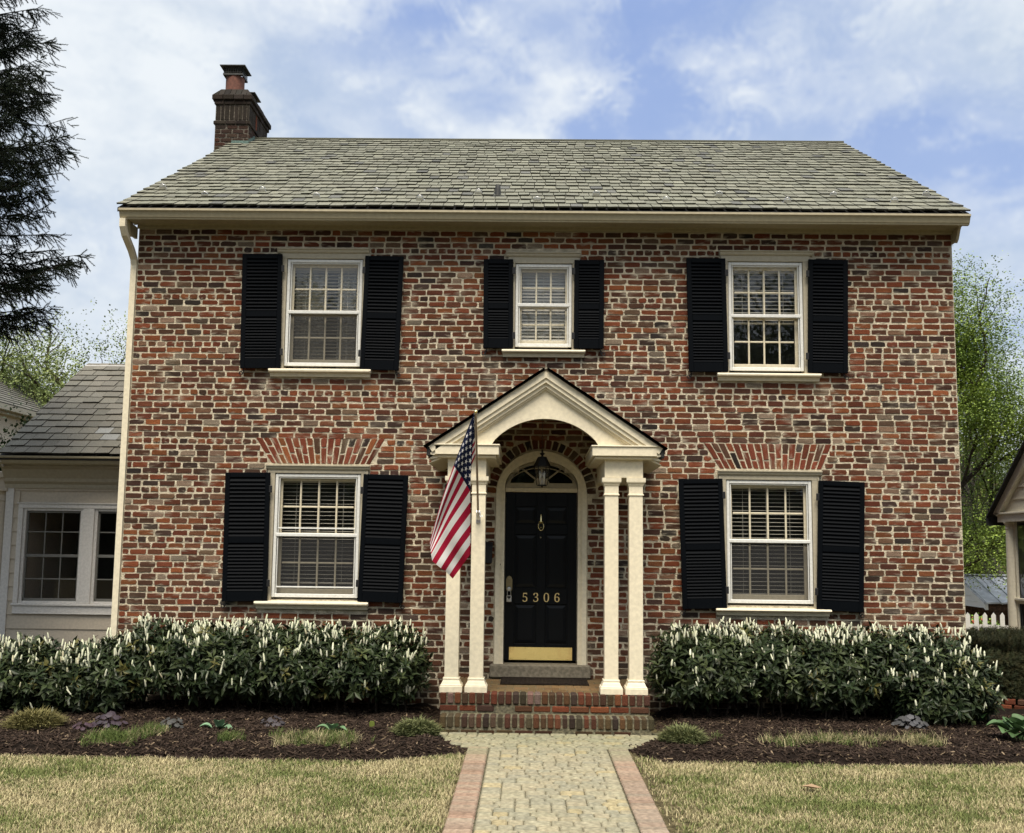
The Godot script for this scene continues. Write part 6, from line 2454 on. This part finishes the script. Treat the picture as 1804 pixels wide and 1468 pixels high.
func bed_plants() -> void:
	var g := [Color(0.05, 0.065, 0.022), Color(0.21, 0.22, 0.10)]
	tuft(vec(-1.14, 0.03, 2.10), 0.27, 0.20, 1500, g, "round green sedge tuft at the left corner of the steps", "sedge tufts beside the path")
	tuft(vec(1.60, 0.03, 2.36), 0.27, 0.21, 1500, g, "round green sedge tuft at the right corner of the steps", "sedge tufts beside the path")
	tuft(vec(-5.2, 0.03, 2.05), 0.33, 0.23, 1500, [Color(0.09, 0.085, 0.028), Color(0.24, 0.21, 0.09)], "yellowing sedge mound in the mulch at far left", "sedge tufts beside the path")
	tuft(vec(-4.62, 0.03, 1.95), 0.12, 0.1, 90, [Color(0.09, 0.085, 0.028), Color(0.2, 0.18, 0.08)], "tiny yellowing sedge sprig right beside the far left mound", "sedge tufts beside the path")
	tuft(vec(-6.0, 0.03, 2.35), 0.3, 0.2, 300, [Color(0.09, 0.085, 0.028), Color(0.24, 0.21, 0.09)], "yellowing sedge mound cut off by the left photo edge", "sedge tufts beside the path")
	tuft(vec(1.97, 0.03, 2.15), 0.09, 0.14, 40, g, "small upright green sprig right behind the right-hand sedge tuft", "sedge tufts beside the path")
	heuchera(vec(-4.43, 0.03, 2.02), 0.17, 30, Color(0.045, 0.033, 0.042), "purple-leaved coral bells in the mulch left of the green grass patch")
	heuchera(vec(-4.62, 0.02, 2.2), 0.12, 18, Color(0.05, 0.03, 0.037), "smaller purple coral bells low in front of the larger purple one")
	heuchera(vec(-3.78, 0.02, 1.92), 0.14, 22, Color(0.05, 0.05, 0.046), "dark bronze coral bells left of the pale hosta sprout")
	heuchera(vec(-2.72, 0.02, 1.82), 0.14, 22, Color(0.052, 0.046, 0.05), "dark bronze coral bells between the two pale hosta sprouts")
	heuchera(vec(4.30, 0.02, 1.28), 0.18, 40, Color(0.068, 0.068, 0.070), "silvery grey coral bells at the foot of the right hedge")
	hosta(vec(-3.27, 0.03, 2.0), 4, 0.22, 0.13, 0.05, Color(0.15, 0.25, 0.145), "pale green hosta sprout in the left mulch below the window", 0.9)
	hosta(vec(-2.05, 0.03, 2.0), 4, 0.19, 0.12, 0.05, Color(0.13, 0.22, 0.11), "pale green hosta sprout just behind a patch of yellowing grass", 0.8)
	hosta(vec(-1.66, 0.03, 1.9), 1, 0.20, 0.06, 0.03, Color(0.12, 0.15, 0.03), "single upright yellow-green leaf near the left sedge tuft", 1.2)
	hosta(vec(5.2, 0.03, 1.95), 19, 0.29, 0.22, 0.17, Color(0.065, 0.115, 0.045), "large broad-leaved green hosta at the right edge of the mulch")
	hosta(vec(5.22, 0.03, 0.85), 15, 0.25, 0.14, 0.16, Color(0.04, 0.085, 0.028), "upright green hosta behind the larger one, beside the right hedge", 1.15)
	grass_patch(-4.08, 2.78, 0.36, 0.28, 330, 0.95, "grass")
	grass_patch(-3.85, 2.45, 0.2, 0.2, 150, 0.9, "grass")
	grass_patch(-2.95, 2.62, 0.2, 0.1, 60, 0.8, "grass")
	grass_patch(-2.05, 2.72, 0.5, 0.34, 420, 0.6, "grass")
	grass_patch(3.1, 2.30, 0.72, 0.24, 430, 0.5, "grass")
	grass_patch(4.05, 2.32, 0.32, 0.18, 170, 0.3, "grass")


func lawn() -> void:
	var xs := []
	var ks := []
	for i in 118000:
		var z := 3.0 + 6.5 * pow(rn.randf(), 1.4)
		var x := ran(-0.52, 0.52) * (13.9 - z) * 1.12 if rn.randf() < 0.85 else ran(-8.0, 8.0)
		if x > -0.605 and x < 1.06 or z < bed_front(x) - absf(rn.randfn(0.0, 0.02)):
			continue
		if x > 1.0 and x < 1.4 and rn.randf() < smoothstep(1.42, 1.06, x) * 0.75:
			continue
		var g := 0.43 + 0.85 * big.get_noise_2d(x * 1.3, z * 2.0) + 0.35 * fine.get_noise_2d(x * 0.9, z * 0.9)
		g += 0.25 * exp(-pow((x - 2.6) / 1.3, 2.0) - pow((z - 4.6) / 0.7, 2.0)) + 0.3 * exp(-pow((x + 4.6) / 0.7, 2.0) - pow((z - 4.0) / 0.5, 2.0))
		var s := ran(0.5, 1.1) * (1.0 + 0.4 * fine.get_noise_2d(x * 1.7, z * 1.7))
		if fine.get_noise_2d(x * 0.8 + 30.0, z * 0.8) > 0.42 and rn.randf() < 0.6:
			continue
		xs.append(Transform3D(Basis(Vector3.UP, ran(0, TAU)) * Basis(Vector3.RIGHT, ran(-0.25, 0.25)) * Basis.from_scale(vec(1.1, s, 1.1)), vec(x, 0.0, z)))
		ks.append(grass_tone(g))
	scatter("lawn_grass", grass_mesh(0.042, 0.03), mt.blade, xs, ks)


func grow(mb: MB, at: Vector3, dir: Vector3, len: float, rad: float, depth: int, leafy: Array, how: Dictionary) -> void:
	# a limb that bends, tapers and forks; the ends of the last forks are kept in leafy
	var pts := [at]
	var rad_at := [rad]
	var p := at
	var d := dir.normalized()
	var n := 5
	for i in n:
		d = (d + vec(rn.randfn(), rn.randfn(), rn.randfn()) * how.wander + Vector3.UP * how.lift).normalized()
		p += d * len / n
		pts.append(p)
		rad_at.append(lerpf(rad, rad * how.taper, (i + 1.0) / n))
		if depth <= how.leaf_depth:
			leafy.append([p, d, depth])
	mb.tube(pts, rad_at, 7 if depth > 2 else (5 if depth > 0 else 3), 0.0, false)
	if depth == 0:
		return
	for i in how.forks:
		var f := lerpf(how.first, 1.0, (i + rn.randf()) / how.forks)
		var j := clampi(int(f * n), 1, n)
		var side := facing(d, ran(0, TAU)) * vec(sin(how.angle * ran(0.7, 1.2)), cos(how.angle), 0)
		grow(mb, pts[j], side, len * how.shrink * ran(0.75, 1.15), rad_at[j] * 0.62, depth - 1, leafy, how)
	grow(mb, p, d, len * how.shrink, rad * how.taper, depth - 1, leafy, how)


func leaf_cluster(n: int, size: float, spread: float) -> ArrayMesh:
	var mb := MB.new()
	for i in n:
		var one := leaf_mesh(size * ran(0.7, 1.2), size * 0.62, size * 0.08, size * 0.2)
		var f := Transform3D(Basis.from_euler(vec(ran(-0.9, 0.9), ran(0, TAU), ran(-0.6, 0.6))), vec(rn.randfn(), rn.randfn(), rn.randfn()) * spread)
		merge(mb, one, f, Color.WHITE * ran(0.75, 1.3))
	return mb.mesh()


func tree(called: String, label: String, at: Vector3, trunk: float, rad: float, depth: int, how: Dictionary, group: String) -> void:
	var o := thing(called, label, "tree", Vector3.ZERO, group)
	var mb := MB.new()
	var leafy := []
	grow(mb, at, how.get("lean", Vector3.UP), trunk, rad, depth, leafy, how)
	obj("trunk", mb, how.bark, o)
	if how.leaves == 0:
		return
	var xs := []
	var ks := []
	for i in how.leaves:
		var l: Array = leafy[rn.randi() % leafy.size()]
		var p: Vector3 = l[0] + vec(rn.randfn(), rn.randfn() * 0.8, rn.randfn()) * how.puff
		var m := fine.get_noise_3d(p.x * 0.25, p.y * 0.25, p.z * 0.25)
		xs.append(Transform3D(Basis.from_euler(vec(ran(-0.5, 0.5), ran(0, TAU), ran(-0.5, 0.5))) * Basis.from_scale(Vector3.ONE * ran(0.7, 1.3)), p))
		ks.append(how.k0.lerp(how.k1, clampf(0.5 + m * 0.9 + ran(-0.25, 0.25), 0.0, 1.0)) * ran(0.85, 1.15))
	scatter("crown", leaf_cluster(how.get("bunch", 6), how.size, how.size * 1.1), mt.leaf, xs, ks, o)


func spruce(at: Vector3) -> void:
	var o := thing("spruce_tree", "dark drooping spruce reaching in at the left edge beside the wing", "tree")
	var wood := MB.new()
	wood.tube([at, at + vec(0.05, 5, 0), at + vec(0, 14.5, 0.05)], [0.32, 0.24, 0.03], 10)
	var shoot := MB.new()
	shoot.col = Color(0.9, 0.7, 0.5)
	shoot.tube([Vector3.ZERO, vec(0, 0.13, 0)], [0.004, 0.003], 3, 0.0, false)
	for i in 30:
		var f := i / 30.0
		var a := i * 2.4
		var c := vec(0, f * 0.13, 0)
		var d := vec(cos(a), 0.9, sin(a)).normalized() * 0.024
		var sd := vec(-sin(a), 0, cos(a)) * 0.0042
		shoot.col = Color.WHITE
		shoot.tri(c - sd, c + sd, c + d)
	var xs := []
	var ks := []
	var y := 5.05
	while y < 14.2:
		var reach := 2.75 * (1.0 - pow((y - 4.4) / 11.0, 2.0)) - 0.5 * smoothstep(5.9, 5.1, y)
		var n := 10
		for b in n:
			var a := TAU * b / n + y * 7.3 + ran(-0.2, 0.2)
			var out := vec(cos(a), 0, sin(a))
			var r := reach * ran(0.82, 1.04)
			var pts := []
			var rad := []
			for i in 8:
				var f := i / 7.0
				# limbs droop and turn up at the tip
				pts.append(at + vec(0, y - at.y, 0) + out * r * f + vec(0, -0.22 * r * sin(f * 2.2) + 0.2 * f * f * f, 0) + vec(rn.randfn(), rn.randfn(), rn.randfn()) * 0.025)
				rad.append(lerpf(0.028, 0.004, f))
			wood.tube(pts, rad, 3, 0.0, false)
			for i in range(95):
				var f := pow(rn.randf(), 0.62 if i < 60 else 1.1)
				var k := clampi(int(f * 7.0), 0, 6)
				var p: Vector3 = pts[k].lerp(pts[k + 1], f * 7.0 - k)
				var side := out.cross(Vector3.UP) * (1.0 if rn.randf() < 0.5 else -1.0)
				var tw := (out * ran(0.5, 1.1) + side * ran(0.2, 0.9) + Vector3.UP * ran(-0.6, 0.25)).normalized()
				if rn.randf() < 0.3:
					tw = (out * 0.5 + Vector3.DOWN * ran(0.5, 1.2) + side * ran(0.0, 0.4)).normalized()
				var len := ran(0.12, 0.42) * (1.2 - f * 0.6)
				var q := 0.0
				while q < len:
					var sd := tw
					if rn.randf() < 0.45:
						sd = facing(tw, ran(0, TAU)) * vec(0.62, 0.78, 0)
					xs.append(Transform3D(facing(sd, ran(0, TAU)) * Basis.from_scale(Vector3.ONE * ran(0.8, 1.25)), p + tw * q))
					ks.append(Color(0.010, 0.015, 0.009).lerp(Color(0.022, 0.033, 0.018), rn.randf()))
					q += 0.07
		y += 0.2
	scatter("crown", shoot.mesh(), mt.needle, xs, ks, o)
	obj("trunk", wood, mt.bark, o)


func trees() -> void:
	spruce(vec(-8.68, 0.0, 0.4))
	var maple := {"leafy": true, "wander": 0.16, "lift": 0.05, "taper": 0.62, "forks": 3, "first": 0.55, "angle": 0.7, "shrink": 0.62, "leaf_depth": 1, "leaves": 21000, "puff": 0.48, "size": 0.066, "k0": Color(0.11, 0.18, 0.03), "k1": Color(0.30, 0.39, 0.07), "bark": mt.bark}
	tree("leafy_tree", "tall fresh green tree behind the right corner of the brick house", vec(10.3, -1.3, -14.0), 5.0, 0.2, 4, maple, "trees beyond the house on the right")
	maple.first = 0.3
	maple.leaves = 20000
	maple.shrink = 0.66
	tree("leafy_tree", "bright green tree low behind the metal shed roof at right", vec(15.7, -1.5, -24.0), 3.4, 0.2, 4, maple, "trees beyond the house on the right")
	tree("leafy_tree", "dark green spreading tree behind the picket fence and shed, far right", vec(18.5, -1.5, -27.0), 3.9, 0.22, 4, maple, "trees beyond the house on the right")
	var bare := maple.duplicate()
	bare.merge({"leaves": 500, "puff": 0.15, "size": 0.05, "wander": 0.13, "lift": 0.07, "angle": 0.6, "forks": 3, "shrink": 0.68, "taper": 0.6, "k0": Color(0.25, 0.16, 0.09), "k1": Color(0.3, 0.22, 0.12), "bark": mt.greybark, "leaf_depth": 0}, true)
	tree("bare_tree", "bare grey branching tree above the neighbour porch gable at right", vec(15.1, -1.5, -20.0), 4.3, 0.2, 5, bare, "")
	var thin := maple.duplicate()
	thin.merge({"leaves": 8000, "puff": 0.55, "size": 0.08, "k0": Color(0.085, 0.13, 0.03), "k1": Color(0.24, 0.28, 0.09), "angle": 0.75}, true)
	tree("leafy_tree", "thin pale green spring tree behind the wing roof at left", vec(-13.0, 0.0, -17.5), 4.3, 0.2, 4, thin, "")
	var dark := maple.duplicate()
	dark.merge({"leaves": 5200, "puff": 0.3, "size": 0.09, "k0": Color(0.012, 0.022, 0.008), "k1": Color(0.03, 0.05, 0.014), "shrink": 0.6}, true)
	tree("dark_evergreen", "dark green evergreen between the wing roof and the neighbouring roof, far left", vec(-9.9, 0.0, -6.4), 2.1, 0.14, 3, dark, "")
	# flowering bush behind the fence
	var o := thing("flowering_bush", "small bright green bush with coral flowers behind the picket fence", "shrub")
	var xs := []
	var ks := []
	for i in 420:
		var d := vec(rn.randfn(), rn.randfn(), rn.randfn()).normalized()
		xs.append(Transform3D(Basis.from_euler(vec(ran(-0.6, 0.6), ran(0, TAU), 0)), vec(10.55, -0.1, -12.4) + d * vec(0.75, 0.62, 0.6) * ran(0.7, 1.05)))
		ks.append(Color(0.13, 0.24, 0.03).lerp(Color(0.2, 0.3, 0.05), rn.randf()) if rn.randf() < 0.8 else Color(0.5, 0.12, 0.07))
	scatter("foliage", leaf_cluster(6, 0.09, 0.08), mt.leaf, xs, ks, o)
	var stem := MB.new()
	for i in 6:
		stem.tube([vec(10.55 + ran(-0.1, 0.1), -1.4, -12.4), vec(10.55 + ran(-0.4, 0.4), -0.2, -12.4 + ran(-0.3, 0.3))], [0.03, 0.012], 5)
	obj("stems", stem, mt.bark, o)
	# trees across the street, behind the viewer: the upper panes mirror them
	var street := maple.duplicate()
	street.merge({"leaves": 6500, "size": 0.26, "puff": 0.9, "k0": Color(0.03, 0.055, 0.014), "k1": Color(0.09, 0.13, 0.03)}, true)
	tree("street_tree", "tall leafy tree across the street, mirrored in the upper middle window", vec(0.4, 0.0, 35.0), 6.6, 0.36, 4, street, "trees mirrored in the windows")
	street.leaves = 1300
	tree("street_tree", "airy branching tree across the street, mirrored in the upper right window", vec(10.2, 0.0, 33.0), 6.4, 0.32, 4, street, "trees mirrored in the windows")
	street.leaves = 8000
	tree("street_tree", "dense tree across the street, mirrored in the left windows", vec(-9.6, 0.0, 34.0), 6.4, 0.36, 4, street, "trees mirrored in the windows")
	tree("street_tree", "dense tree across the street beyond the right-hand windows' view", vec(19.0, 0.0, 36.0), 6.2, 0.36, 4, street, "trees mirrored in the windows")
	o = thing("added_evergreen_screen", "tall dark evergreen screen added unseen across the street to darken the lower windows", "hedge")  # out of view: added so the lower panes mirror something dark
	xs = []
	ks = []
	for i in 16000:
		var x := ran(-42.0, 42.0)
		var top := 6.0 + 2.2 * big.get_noise_2d(x * 0.6, 4.0) + 0.6 * sin(x * 2.1)
		xs.append(Transform3D(Basis.from_euler(vec(ran(-1.0, 1.0), ran(0, TAU), ran(-1.0, 1.0))), vec(x, top * pow(rn.randf(), 0.7), 41.0 + ran(-0.6, 0.6))))
		ks.append(Color(0.012, 0.022, 0.009).lerp(Color(0.04, 0.06, 0.018), rn.randf()))
	scatter("foliage", leaf_cluster(7, 0.3, 0.3), mt.leaf, xs, ks, o)
	var inner := MB.new()
	for i in 42:
		var x := -42.0 + i * 2.0
		inner.box(vec(x, 0.0, 41.3), vec(x + 2.0, 4.6 + 2.0 * big.get_noise_2d(x * 0.6, 4.0), 42.5))
	obj("inner_twigs", inner, mt.twigs, o)
